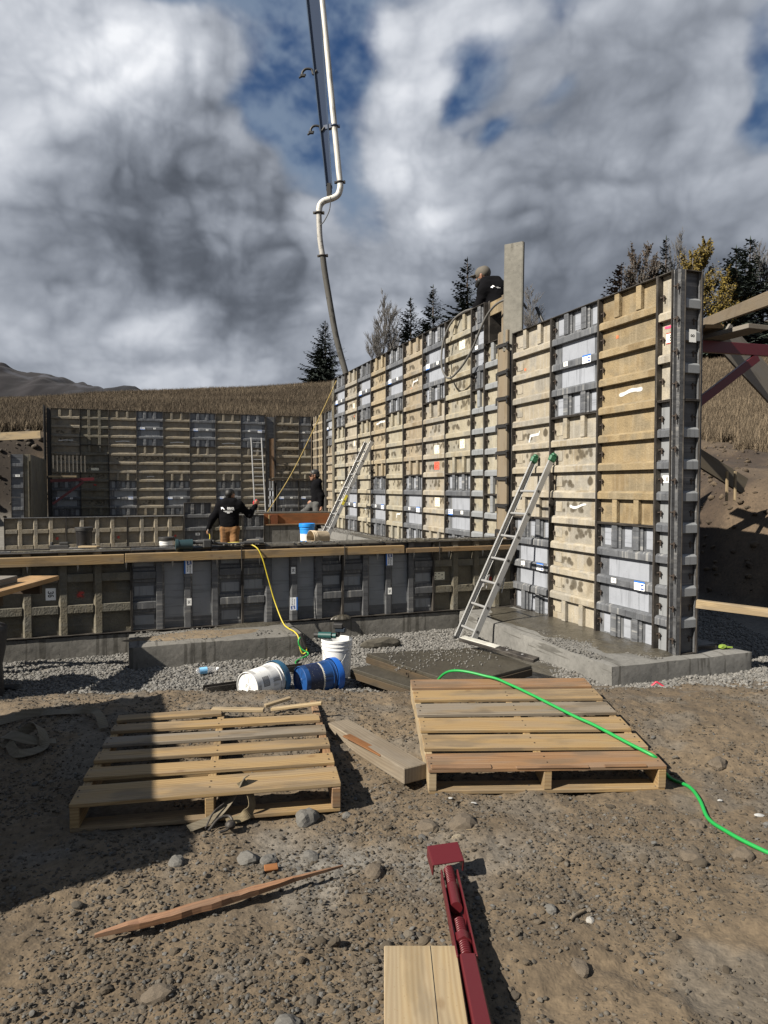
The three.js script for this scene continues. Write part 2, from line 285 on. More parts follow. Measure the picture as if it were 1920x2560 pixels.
// ---------------------------------------------------------------- the ground
function natural(x, Z) {           // undisturbed hillside; Z is metres ahead of the camera
  const zc = 86 + 4 * Math.sin(x * 0.03), q = Math.min(Z, zc);
  let y = 1.9 + 0.131 * (q - 13) + sstep(25, 85, q) * 0.058 * Math.max(0, Math.min(x, 60) + 48) + 0.10 * Math.max(0, Math.min(x, 60) - 3) * sstep(8, 30, q);
  if (Z > zc) y -= 0.16 * (Z - zc) * sstep(0, 30, Z - zc);
  y += (fbm2(x * 0.09 + 50, Z * 0.09, 3, 0, 70) - 0.5) * 0.9 * sstep(24, 40, Z);
  return y;
}
function zones(x, Z) {
  const [lx, lz] = toLocal(x, -Z);
  const wob = (fbm2(x * 0.7 + 9, Z * 0.7, 3, 0, 71) - 0.5);
  // front mound of dirt: high near the viewer, dropping to the gravel
  const edge = 4.40 + (x < 0 ? 0.03 : 0.115) * x + wob * 0.35 + (x > 1.4 ? -0.35 * (x - 1.4) : 0);
  const fallW = x > 1.2 ? lerp(1.5, 2.2, clamp((x - 1.2) / 1.2)) : 1.5;
  let low2; const low = lerp(-0.24, -0.19, sstep(1.2, 2.0, x));
  const crest = 0.2 + 0.09 * sstep(3.2, 4.3, Z) * sstep(-3.5, -1, x);
  const f = sstep(0, 1, (Z - edge) / fallW);
  if (lz < -8.9 && lx < 1.5) low2 = 0.28;
  let y = lerp(crest, low2 ?? low, f), dirt = 1 - sstep(0.55, 0.9, (Z - edge) / fallW + wob * 0.25);
  if (x > 1.45) dirt = Math.max(dirt, (1 - sstep(5.9 + 0.25 * (x - 1.4), 6.2 + 0.3 * (x - 1.4), Z + wob * 0.4)));
  // banks round the dig
  const right = sstep(2.1, 5.2, lx + wob * 0.8) * (1 - sstep(0.8, 4.2, lz)), far = sstep(18.9, 21.2, -lz + wob * 0.6), left = sstep(9.6, 12.6, -lx + wob) * sstep(2, 6, -lz);
  const k = 1 - (1 - right) * (1 - far) * (1 - left);
  const n = natural(x, Z);
  y = lerp(y, n, k);
  const grass = sstep(7.8, 8.8, lx + wob * 2.4) * (1 - sstep(-2.5, 1.5, lz)) + sstep(20.6, 21.6, -lz + wob) + sstep(11.6, 12.4, -lx + wob) * sstep(10, 14, -lz);
  return { y, dirt, bank: k, grass: clamp(grass), lx, lz, mound: 1 - f };
}
function groundY(x, z) {
  const Z = -z, q = zones(x, Z);
  const near = 1 - sstep(6, 14, Hyp(x, Z));
  let y = q.y;
  if (q.dirt > 0.02) y += q.dirt * near * ((fbm2(x * 2.2, Z * 2.2, 3, 0, 72) - 0.5) * 0.07 + (fbm2(x * 9, Z * 9, 4, 0, 73) - 0.5) * 0.030 + Math.max(0, fbm2(x * 34, Z * 34, 3, 0, 74) - 0.5) * 0.036 - Math.max(0, fbm2(x * 5.5 + 3, Z * 5.5, 4, 0, 75) - 0.62) * 0.05);
  else y += near * (fbm2(x * 6, Z * 6, 3, 0, 76) - 0.5) * 0.05;
  if (q.bank > 0.02) y += q.bank * (1 - q.grass) * ((fbm2(x * 1.3, Z * 1.3, 4, 0, 77) - 0.5) * 0.5 + (fbm2(x * 5, Z * 5, 3, 0, 78) - 0.5) * 0.12);
  return y;
}
const Hyp = Math.hypot;
{
  const xs = [], zs = [];
  const grow = (a, arr, sgn, lim, s0, k) => { let s = s0, p = a; while (Math.abs(p) < lim) { p += sgn * s; s *= k; arr.push(p); } };
  for (let x = -3.0; x <= 3.6; x += 0.017) xs.push(x);
  const L = []; grow(-3.0, L, -1, 900, 0.03, 1.09); const R = []; grow(3.6, R, 1, 900, 0.03, 1.09);
  const X = [...L.reverse(), ...xs, ...R];
  for (let z = 1.35; z <= 7.0; z += 0.017) zs.push(z);
  const N = []; grow(1.35, N, -1, 120, 0.03, 1.2); const F = []; let s = 0.02, p = 7.0; while (p < 1200) { p += s; s = Math.min(s * 1.045, p < 34 ? 0.22 : p < 110 ? 0.8 : 60); F.push(p); }
  const Z = [...N.reverse(), ...zs, ...F];
  const nx = X.length, nz = Z.length, P = new Float32Array(nx * nz * 3), Cc = new Float32Array(nx * nz * 3), UV = new Float32Array(nx * nz * 2), I = [];
  for (let j = 0; j < nz; j++) for (let i = 0; i < nx; i++) {
    const k = j * nx + i, x = X[i], z = Z[j], q = zones(x, z);
    P[k * 3] = x; P[k * 3 + 1] = groundY(x, -z); P[k * 3 + 2] = -z; UV[k * 2] = x; UV[k * 2 + 1] = z;
    const n1 = fbm2(x * 1.1, z * 1.1, 4, 0, 80), n2 = fbm2(x * 4.5 + 7, z * 4.5, 3, 0, 81);
    let dirtC = mix3([0.165, 0.125, 0.082], [0.235, 0.185, 0.128], clamp(n1 * 1.6 - 0.3));
    dirtC = mix3(dirtC, [0.20, 0.185, 0.165], sstep(0.55, 0.72, n2) * 0.6);
    // concrete dust spilled round the pallets
    const dust = Math.exp(-(((x + 0.15) / 0.65) ** 2 + ((z - 2.62) / 0.25) ** 2)) * sstep(0.35, 0.6, n2);
    dirtC = mix3(dirtC, [0.27, 0.26, 0.245], clamp(dust));
    const grav = mix3([0.20, 0.195, 0.185], [0.30, 0.29, 0.275], n2);
    const bankC = mix3([0.065, 0.045, 0.031], [0.175, 0.13, 0.088], clamp(sstep(0.42, 0.62, n1) * 0.8 + sstep(3.4, 2.2, q.lx) * 0.25));
    const grassC = mix3([0.10, 0.075, 0.049], [0.15, 0.115, 0.074], n1);
    if (q.lx < -8) bankC.forEach((v, i) => { bankC[i] = [0.045, 0.034, 0.026][i] * (0.5 + n1); });
    let c = mix3(grav, dirtC, q.dirt); c = mix3(c, bankC, sstep(0.02, 0.2, q.bank)); c = mix3(c, grassC, q.grass);
    Cc.set(c, k * 3);
  }
  for (let j = 0; j < nz - 1; j++) for (let i = 0; i < nx - 1; i++) { const a = j * nx + i; I.push(a, a + 1, a + nx + 1, a, a + nx + 1, a + nx); }
  const g = new THREE.BufferGeometry();
  g.setAttribute('position', new THREE.BufferAttribute(P, 3)); g.setAttribute('color', new THREE.BufferAttribute(Cc, 3)); g.setAttribute('uv', new THREE.BufferAttribute(UV, 2)); g.setIndex(I); g.computeVertexNormals();
  const soil = (u, v) => { const a = fbm2(u * 12, v * 12, 4, 12, 82), b = fbm2(u * 90, v * 90, 3, 90, 83), f = vn2(u * 400, v * 400, 400, 84); return 0.55 + 0.34 * a + 0.5 * (b - 0.5) + (f > 0.93 ? 0.18 : f < 0.1 ? -0.2 : 0); };
  const map = tex(1536, 1536, 1.7, 1.7, (u, v) => { const s = soil(u, v); return [lin2s(clamp(s)), lin2s(clamp(s * 0.99)), lin2s(clamp(s * 0.97))]; }, true);
  const bump = tex(1536, 1536, 1.7, 1.7, (u, v) => 0.55 * fbm2(u * 45, v * 45, 5, 45, 85) + 0.45 * fbm2(u * 190, v * 190, 2, 190, 86));
  const m = std({ map, bumpMap: bump, bumpScale: 0.006, vertexColors: true, roughness: 0.97 }); m.color.setRGB(0.68, 0.655, 0.61);
  struct('ground', g, m);
}
// loose stones: three lumpy shapes
function stoneGeo(seed, d = 1, flat = 0.75) {
  const g = mergeVertices((() => { const q = new THREE.IcosahedronGeometry(1, d); q.deleteAttribute('normal'); q.deleteAttribute('uv'); return q; })()), p = g.attributes.position;
  for (let i = 0; i < p.count; i++) { const v = V(p.getX(i), p.getY(i), p.getZ(i)); const k = 0.62 + 0.78 * fbm3(v.x * 1.5 + seed * 7, v.y * 1.5, v.z * 1.5, 3, seed); v.multiplyScalar(k); p.setXYZ(i, v.x, v.y * flat, v.z * (0.8 + 0.2 * flat)); }
  const q = g.toNonIndexed(); q.computeVertexNormals(); return metreUV(q, 0, [seed, seed]);
}
function scatter(name, geo, mat, list) {   // list of [x, y, z, size, colour]
  const im = new THREE.InstancedMesh(geo, mat, list.length), m = new THREE.Matrix4(), q = new THREE.Quaternion(), e = new THREE.Euler(), c = new THREE.Color();
  list.forEach(([x, y, z, s, col], i) => { e.set(rr(-0.6, 0.6), rr(0, 6.28), rr(-0.6, 0.6)); q.setFromEuler(e); m.compose(V(x, y, z), q, V(s * rr(0.8, 1.25), s * rr(0.75, 1.1), s * rr(0.8, 1.25))); im.setMatrixAt(i, m); im.setColorAt(i, c.setRGB(...col)); });
  im.name = numbered(name); im.userData.kind = 'stuff'; im.castShadow = im.receiveShadow = true; scene.add(im); return im;
}
const stoneMat = std({ map: stoneTex, bumpMap: stoneTex, bumpScale: 0.002, roughness: 0.95 }); stoneMat.color.setScalar(2.1);
{
  const grey = () => { const k = rr(0.55, 1.2); return [0.40 * k, 0.39 * k, 0.37 * k]; }, brown = () => { const k = rr(0.68, 1.25), t = rnd() ** 1.6; return [lerp(0.155, 0.23, t) * k, lerp(0.122, 0.205, t) * k, lerp(0.083, 0.17, t) * k]; };
  const L = [[], [], []];
  for (let i = 0; i < 90000; i++) {             // the gravel bed and what of it lies inside the low wall
    const x = rr(-4.6, 4.6), Z = rr(4.9, 10.5), q = zones(x, Z);
    if (q.dirt > 0.75 + 0.3 * rnd() || q.bank > 0.1 || (q.lz < -0.1 && q.lx < 0)) continue;
    if (q.lx > -0.85 && q.lz < 3.1 && q.lx < 0.8) continue;
    const s = 0.008 + 0.012 * rnd() ** 1.7; L[i % 3].push([x, groundY(x, -Z) + s * 0.35, -Z, s, grey()]);
  }
  for (let i = 0; i < 3; i++) scatter('gravel', stoneGeo(i + 1, 0, 0.8), stoneMat, L[i]);
  const D = [[], [], []];
  for (let i = 0; i < 120000; i++) {
    const Z = 1.4 + 5.2 * rnd() ** 1.4, x = rr(-0.62, 0.62) * Z, q = zones(x, Z); if (q.dirt < 0.4) continue;
    const cl = fbm2(x * 2.5, Z * 2.5, 3, 0, 90), heap = Math.exp(-(((x + 0.12) / 0.6) ** 2 + ((Z - 2.55) / 0.35) ** 2)) * 0.2 + Math.exp(-(((x + 0.3) / 0.8) ** 2 + ((Z - 1.7) / 0.4) ** 2)) * 0.1;
    if (cl + heap < 0.26 + 0.28 * rnd()) continue;
    const s = 0.0016 + 0.0068 * rnd() ** 3.2 + (rnd() < 0.0035 ? rr(0.005, 0.015) : 0); D[i % 3].push([x, groundY(x, -Z) + s * 0.25, -Z, s, rnd() < 0.07 + heap * 0.7 ? grey().map((v) => v * 0.6) : brown()]);
  }
  for (let i = 0; i < 3; i++) scatter('rubble', stoneGeo(i + 11, 1, 0.7), stoneMat, D[i]);
  const K = [];
  for (let i = 0; i < 5000; i++) {               // clods on the cut bank behind the wall
    const x = rr(2, 12), Z = rr(6.5, 17), q = zones(x, Z); if (q.bank < 0.08 || q.grass > 0.5) continue;
    const s = 0.008 + 0.05 * rnd() ** 5; const k = rr(0.6, 1.1); K.push([x, groundY(x, -Z) + s * 0.2, -Z, s, [0.21 * k, 0.155 * k, 0.10 * k]]);
  }
  for (let i = 0; i < 2500; i++) { const x = rr(-18, -9), Z = rr(15, 27), q = zones(x, Z); if (q.bank < 0.08 || q.grass > 0.6) continue; const s = 0.02 + 0.12 * rnd() ** 4, k = rr(0.5, 1); K.push([x, groundY(x, -Z), -Z, s, [0.17 * k, 0.135 * k, 0.10 * k]]); }
  scatter('rubble', stoneGeo(21, 1, 0.8), stoneMat, K);
}
{ // dry meadow grass
  const P = [];
  for (let b = 0; b < 9; b++) { const a = rr(0, 6.28), l = rr(0.16, 0.5), w = rr(0.005, 0.010), lean = rr(0.05, 0.3), ox = rr(-0.12, 0.12), oz = rr(-0.12, 0.12), dx = Math.cos(a), dz = Math.sin(a), t = [ox + dx * lean * 0.4, l * 0.6, oz + dz * lean * 0.4], e = [ox + dx * lean, l, oz + dz * lean]; const A = [ox - dz * w, 0, oz + dx * w], Bq = [ox + dz * w, 0, oz - dx * w], C = [t[0] - dz * w, t[1], t[2] + dx * w], Dq = [t[0] + dz * w, t[1], t[2] - dx * w]; P.push(...A, ...Bq, ...Dq, ...A, ...Dq, ...C, ...C, ...Dq, ...e); }
  const g = new THREE.BufferGeometry(); g.setAttribute('position', new THREE.Float32BufferAttribute(P, 3)); g.computeVertexNormals();
  const list = [];
  const add = (x, Z, s) => { const q = zones(x, Z); if (q.grass < 0.35 + 0.5 * rnd()) return; const n = fbm2(x * 0.16, Z * 0.16, 4, 0, 95), k = rr(0.6, 1.15) * (x > 2 ? 1.35 : 1) * lerp(0.75, 1.25, fbm2(x * 0.05 + 20, Z * 0.05, 3, 0, 96)); const c = mix3([0.075, 0.056, 0.036], [0.135, 0.104, 0.068], clamp(n * 1.8 - 0.4)); list.push([x, groundY(x, -Z) - 0.02, -Z, s, [c[0] * k, c[1] * k, c[2] * k]]); };
  for (let i = 0; i < 230000; i++) { const Z = 19 + 72 * rnd() ** 1.15; add(rr(-0.62, 0.12) * Z, Z, rr(0.6, 1.0) * (1 + Z / 260)); }
  for (let i = 0; i < 90000; i++) { const Z = 8 + 45 * rnd() ** 1.5; add(rr(0.36, 0.62) * Z, Z, rr(0.45, 0.9)); }
  for (let i = 0; i < 26000; i++) { const Z = 50 + 40 * rnd(); add(rr(0.05, 0.6) * Z, Z, rr(0.7, 1.3)); }
  const gm = std({ roughness: 1, side: THREE.DoubleSide });
  const im = new THREE.InstancedMesh(g, gm, list.length), m = new THREE.Matrix4(), q = new THREE.Quaternion(), c = new THREE.Color();
  list.forEach(([x, y, z, s, col], i) => { q.setFromEuler(new THREE.Euler(rr(-0.15, 0.15), rr(0, 6.28), rr(-0.15, 0.15))); m.compose(V(x, y, z), q, V(s, s * rr(0.7, 1.2), s)); im.setMatrixAt(i, m); im.setColorAt(i, c.setRGB(...col)); });
  im.name = 'dry_grass'; im.userData = { kind: 'stuff', label: 'tall dry brown grass covering the hillside' }; im.castShadow = im.receiveShadow = true; scene.add(im);
}
{ // the range far off to the left
  const nx = 320, nz = 90, P = [], Cc = [], I = [];
  const sky = [[-7000, 620], [-4200, 820], [-3300, 960], [-2950, 1010], [-2700, 915], [-2500, 850], [-2200, 775], [-2040, 735], [-1860, 715], [-1740, 735], [-1640, 690], [-1400, 520], [-1000, 300], [-500, 100]];
  const ridge = (x) => { for (let i = 1; i < sky.length; i++) if (x < sky[i][0]) { const [a, b] = [sky[i - 1], sky[i]]; return lerp(a[1], b[1], (x - a[0]) / (b[0] - a[0])); } return 100; };
  for (let j = 0; j <= nz; j++) for (let i = 0; i <= nx; i++) {
    const v = j / nz, x = lerp(-7000, -500, i / nx), z = lerp(-3600, -6200, v), f = v < 0.55 ? sstep(0, 0.55, v) ** 0.8 : 1 - 0.7 * sstep(0.55, 1, v);
    const n = fbm2(x * 0.0045, z * 0.0045, 6, 0, 97), gul = Math.abs(fbm2(x * 0.006 + 4, z * 0.0018, 5, 0, 98) - 0.5) * 2;
    const y = 1.6 + ridge(x) * (0.25 + 0.75 * f) * (1 - 0.10 * gul * (1 - Math.abs(v - 0.55))) + (n - 0.5) * 60 * (0.4 + f * 0.3) - 25;
    P.push(x, y, z);
    const rel = y / ridge(x); let c = mix3([0.014, 0.022, 0.036], [0.060, 0.050, 0.052], sstep(0.62, 0.85, rel + (n - 0.5) * 0.7) * sstep(-1500, -2300, x)); c = mix3(c, [0.12, 0.105, 0.095], sstep(0.55, 0.7, gul) * sstep(0.7, 0.85, rel) * 0.7); c = mix3(c, [0.26, 0.27, 0.29], sstep(0.60, 0.66, fbm2(x * 0.012, z * 0.01, 4, 0, 99)) * sstep(0.82, 0.92, rel) * 0.8); Cc.push(c[0] * 0.17, c[1] * 0.17, c[2] * 0.20);  // the blue cast in these vertex colours stands in for distance haze
  }
  for (let j = 0; j < nz; j++) for (let i = 0; i < nx; i++) { const a = j * (nx + 1) + i; I.push(a, a + 1, a + nx + 2, a, a + nx + 2, a + nx + 1); }
  const g = new THREE.BufferGeometry(); g.setAttribute('position', new THREE.Float32BufferAttribute(P, 3)); g.setAttribute('color', new THREE.Float32BufferAttribute(Cc, 3)); g.setIndex(I); g.computeVertexNormals();
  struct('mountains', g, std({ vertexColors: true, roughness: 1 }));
}

// ---------------------------------------------------------------- trees
function spruceGeo(seed, h, r) {
  const q = mulberry(seed), R = (a, b) => a + (b - a) * q(), P = [], N = 30;
  const leaf = (p, d, s, L, w) => { const e = p.clone().addScaledVector(d, L), m = p.clone().addScaledVector(d, L * 0.45), up = V(R(-0.3, 0.3), R(0.1, 0.5), R(-0.3, 0.3)).multiplyScalar(w); const a = m.clone().addScaledVector(s, w).add(up), b = m.clone().addScaledVector(s, -w).sub(up); P.push(...p.toArray(), ...a.toArray(), ...e.toArray(), ...p.toArray(), ...e.toArray(), ...b.toArray()); };
  for (let k = 0; k < N; k++) {
    const t = k / N, y0 = h * (0.07 + 0.92 * t), nb = Math.round(lerp(9, 4, t));
    for (let b = 0; b < nb; b++) {
      const a = R(0, 6.283), len = Math.max(0.06 * r, r * Math.pow(1 - t, 0.85) * R(0.62, 1.1)), up = lerp(-0.22, 0.55, t) + R(-0.12, 0.12), dir = V(Math.cos(a), up, Math.sin(a)).normalize(), side = V(-Math.sin(a), 0, Math.cos(a));
      const steps = Math.max(4, Math.round(len / r * 15)), base = V(0, y0 + R(-0.5, 0.5) * h / N, 0);
      for (let s = 1; s <= steps; s++) {
        const f = s / steps, p = base.clone().addScaledVector(dir, len * f); p.y += -0.10 * len * f * (1 - f) * 2 + 0.12 * len * f * f;
        const tw = len * 0.34 * (1.15 - f) + 0.05 * r;
        for (const sg of [-1, 1]) { const d = dir.clone().multiplyScalar(0.75).addScaledVector(side, sg * R(0.5, 1)).add(V(0, R(-0.45, 0.1), 0)).normalize(); leaf(p, d, V(0, 1, 0).cross(d).normalize(), tw * R(0.7, 1.2), tw * 0.13 + 0.010 * r); }
        if (q() < 0.6) leaf(p, V(R(-0.3, 0.3), R(-0.9, 0.5), R(-0.3, 0.3)).normalize(), side, tw * 0.5, tw * 0.12);
      }
    }
  }
  leaf(V(0, h * 0.96, 0), V(0, 1, 0), V(1, 0, 0), h * 0.06, h * 0.006);
  const g = new THREE.BufferGeometry(); g.setAttribute('position', new THREE.Float32BufferAttribute(P, 3)); g.computeVertexNormals(); return g;
}
function bareGeo(seed, h, spread, stems, leafy, leafSize) {
  const q = mulberry(seed), R = (a, b) => a + (b - a) * q(), G = [], Lf = [];
  const grow = (p, d, L, r, lvl) => {
    const e = p.clone().addScaledVector(d, L);
    const g = new THREE.CylinderGeometry(Math.max(r * 0.7, 0.009), Math.max(r, 0.011), L, lvl < 2 ? 6 : 3, 1, true); g.applyQuaternion(new THREE.Quaternion().setFromUnitVectors(V(0, 1, 0), d)); g.translate((p.x + e.x) / 2, (p.y + e.y) / 2, (p.z + e.z) / 2); G.push(g);
    if (leafy && lvl >= 2) for (let i = 0; i < leafy; i++) { const c = p.clone().lerp(e, R(0.1, 1.1)).add(V(R(-1, 1), R(-1, 1), R(-1, 1)).multiplyScalar(L * 0.35)), s = leafSize * R(0.6, 1.3), u = V(R(-1, 1), R(-1, 1), R(-1, 1)).normalize(), w = V(R(-1, 1), R(-1, 1), R(-1, 1)).cross(u).normalize(); const pt = (a, b) => c.clone().addScaledVector(u, a * s).addScaledVector(w, b * s).toArray(); Lf.push(...pt(-1, 0), ...pt(0, -0.6), ...pt(1, 0), ...pt(-1, 0), ...pt(1, 0), ...pt(0, 0.6)); }
    if (lvl >= 5 || r < 0.0025) return;
    const n = lvl === 0 ? 0 : lvl < 3 ? 3 : 2;
    for (let i = 0; i < n; i++) { const a = R(0, 6.28), k = R(0.3, 0.75) * spread; const nd = d.clone().add(V(Math.cos(a) * k, R(0.05, 0.3), Math.sin(a) * k)).normalize(); grow(p.clone().lerp(e, R(0.35, 1)), nd, L * R(0.5, 0.8), r * R(0.4, 0.6), lvl + 1); }
    if (lvl > 0) grow(e, d.clone().add(V(R(-0.15, 0.15), 0.1, R(-0.15, 0.15))).normalize(), L * 0.8, r * 0.68, lvl + 1);
  };
  for (let s = 0; s < stems; s++) {
    let p = V(R(-0.35, 0.35) * (stems - 1), 0, R(-0.3, 0.3) * (stems - 1)), d = V(R(-0.1, 0.1), 1, R(-0.1, 0.1)).normalize(), r = h * 0.011; const seg = 9, hh = h * R(0.8, 1);
    for (let i = 0; i < seg; i++) { const L = hh / seg, e = p.clone().addScaledVector(d, L); const g = new THREE.CylinderGeometry(r * 0.86, r, L, 6, 1, true); g.applyQuaternion(new THREE.Quaternion().setFromUnitVectors(V(0, 1, 0), d)); g.translate((p.x + e.x) / 2, (p.y + e.y) / 2, (p.z + e.z) / 2); G.push(g);
      if (i > 1) for (let b = 0; b < 4; b++) { const a = R(0, 6.28), k = R(0.55, 0.95) * spread; grow(p.clone().lerp(e, q()), V(Math.cos(a) * k, R(0.7, 1.1), Math.sin(a) * k).normalize(), h * 0.13 * (1.15 - i / seg) * R(0.7, 1.2), r * 0.42, 1); }
      p = e; d = d.clone().add(V(R(-0.08, 0.08), 0.06, R(-0.08, 0.08))).normalize(); r *= 0.82; }
  }
  const g = merge(G); let l = null; if (Lf.length) { l = new THREE.BufferGeometry(); l.setAttribute('position', new THREE.Float32BufferAttribute(Lf, 3)); l.computeVertexNormals(); }
  return [g, l];
}
const needle = (r, g, b) => std({ color: new THREE.Color(r, g, b), roughness: 0.95, side: THREE.DoubleSide });
const TM = { dark: needle(0.013, 0.020, 0.015), green: needle(0.020, 0.031, 0.021), brown: needle(0.045, 0.030, 0.020), bark: std({ color: new THREE.Color(0.07, 0.05, 0.035) }), aspen: std({ color: new THREE.Color(0.12, 0.112, 0.104) }), yellow: needle(0.145, 0.105, 0.018), dull: needle(0.061, 0.043, 0.029), rust: needle(0.122, 0.054, 0.020) };
const SG = [spruceGeo(501, 8, 3.0), spruceGeo(502, 8, 2.35), spruceGeo(503, 8, 3.7)];
function spruce(x, Z, h, k, mat, label) {
  const t = thing('spruce_tree', label, 'tree', V(x, groundY(x, -Z) - 0.1, -Z), rr(0, 6)); t.scale.setScalar(h / 8);
  part('crown', SG[k], mat, t); part('trunk', cyl(0.02, 0.13, 7.8, 0, 3.9, 0, 7), TM.bark, t); shade(t);
}
function bare(x, Z, h, seed, label, o = {}) {
  const [g, l] = bareGeo(seed, h, o.spread ?? 0.8, o.stems ?? 1, o.leafy ?? 0, o.leaf ?? 0.09);
  const t = thing(o.name ?? 'bare_tree', label, 'tree', V(x, groundY(x, -Z) - 0.1, -Z), 0); part('trunk', g, TM.aspen, t); if (l) part('crown', l, o.mat ?? TM.dull, t);
}
spruce(-6.55, 80, 7.2, 2, TM.dark, 'lone dark spruce on the hill crest behind the pump hose');
bare(-0.9, 72, 7.4, 601, 'bare grey aspen nearest the lone spruce on the crest', { spread: 0.75 });
bare(0.15, 72, 8.0, 602, 'bare grey aspen in the middle of the leafless trio behind the wall', { spread: 0.75 });
bare(0.95, 72, 9.2, 603, 'tallest bare aspen of the leafless trio, beside the two small spruces', { spread: 0.7 });
spruce(2.62, 70, 8.4, 0, TM.dark, 'dark spruce just right of the bare aspens above the wall');
spruce(4.8, 70, 9.2, 0, TM.dark, 'slim dark spruce second right of the bare aspens');
spruce(7.9, 68, 11.0, 0, TM.dark, 'tall spruce just left of the worker in the cap on the wall');
bare(13.6, 66, 8.0, 605, 'bare treetop peeking out beside the tall upright board', { spread: 0.9 });
spruce(17.2, 52, 7.8, 2, TM.brown, 'low brownish conifer at the left end of the right-hand tree group');
bare(18.5, 52, 9.6, 611, 'aspen with sparse dull brown leaves above the wall corner', { leafy: 1, leaf: 0.075, spread: 0.55 });
bare(20.0, 53, 9.9, 612, 'taller sparse-leaved aspen next to the dark spruce', { leafy: 1, leaf: 0.075, spread: 0.5 });
spruce(20.8, 53, 9.3, 1, TM.dark, 'dark spruce between the sparse aspens and the yellow tree');
bare(22.0, 55, 10.6, 613, 'bare tree with fine branches behind the dark spruce', { spread: 0.7 });
bare(22.3, 51, 9.3, 614, 'tree with yellow autumn leaves above the end of the form wall', { leafy: 3, leaf: 0.075, spread: 0.6, stems: 2, mat: TM.yellow, name: 'yellow_tree' });
bare(24.0, 50, 6.0, 615, 'lower yellow-leaved tree right of the form wall corner', { leafy: 3, leaf: 0.075, spread: 0.75, stems: 2, mat: TM.yellow, name: 'yellow_tree' });
spruce(24.6, 50, 6.2, 2, TM.dark, 'broad dark spruce low behind the planks by the wall corner');
spruce(25.0, 51, 7.9, 2, TM.green, 'green spruce left of a matching pair above the long plank');
spruce(27.0, 53, 8.6, 2, TM.green, 'green spruce right of a matching pair above the long plank');
spruce(29.0, 50, 5.8, 2, TM.dark, 'short wide dark spruce at the right edge of the photo');
bare(28.9, 52, 8.0, 616, 'rust-leaved tree at the right edge of the photo', { leafy: 3, leaf: 0.08, spread: 0.6, mat: TM.rust, name: 'rust_tree' });
bare(28.6, 54, 10.0, 617, 'thin bare treetop at the far right edge', { leafy: 0, spread: 0.6 });

// ---------------------------------------------------------------- stickers and paint
const stick = {};
stick.logo = canvasTex(256, 160, (g, w, h) => { g.fillStyle = '#e9ebec'; g.fillRect(0, 0, w, h); g.fillStyle = '#1f63b4'; g.fillRect(0, h - 30, w, 30); g.fillStyle = '#163f86'; g.beginPath(); g.moveTo(14, 22); g.lineTo(84, 14); g.lineTo(92, 104); g.lineTo(20, 112); g.fill(); g.fillStyle = '#fff'; g.font = 'bold 62px sans-serif'; g.fillText('W', 20, 86); g.fillStyle = '#14171c'; g.font = 'bold 42px sans-serif'; g.fillText('Western', 98, 58); g.fillText('Forms', 98, 104); });
const num = (s, bg = '#e8e8e4', bar) => canvasTex(128, 80, (g, w, h) => { g.fillStyle = bg; g.fillRect(0, 0, w, h); if (bar) { g.fillStyle = '#9c3b34'; g.fillRect(0, 0, w, 8); g.fillRect(0, h - 8, w, 8); } g.fillStyle = '#101010'; g.font = 'bold 62px sans-serif'; g.textAlign = 'center'; g.fillText(s, w / 2, 62); });
stick.n36 = num('36'); stick.n16 = num('16'); stick.n8 = num('8'); stick.n8r = num('8', '#eee9dc', true);
stick.old = canvasTex(128, 128, (g, w, h) => { g.fillStyle = '#d8d2bb'; g.fillRect(0, 0, w, h); const q = mulberry(5); g.fillStyle = '#6b6658'; for (let j = 0; j < 3; j++) for (let i = 0; i < 4; i++) if (q() < 0.75) g.fillRect(12 + i * 28 + q() * 6, 16 + j * 36 + q() * 6, 8 + q() * 10, 10 + q() * 12); g.fillStyle = '#efe9d4'; for (let i = 0; i < 40; i++) g.fillRect(q() * w, q() * h, 4, 3); });
stick.red = canvasTex(128, 128, (g, w, h) => { g.fillStyle = '#c9503e'; g.fillRect(0, 0, w, h); const q = mulberry(9); g.fillStyle = '#8f2f26'; for (let i = 0; i < 9; i++) g.fillRect(12 + q() * 90, 12 + q() * 90, 12, 14); g.fillStyle = '#b9ae93'; for (let i = 0; i < 60; i++) g.fillRect(q() * w, q() * h, 5, 3); });
for (const k of Object.keys(stick)) stick[k] = std({ map: stick[k], roughness: 0.6 });
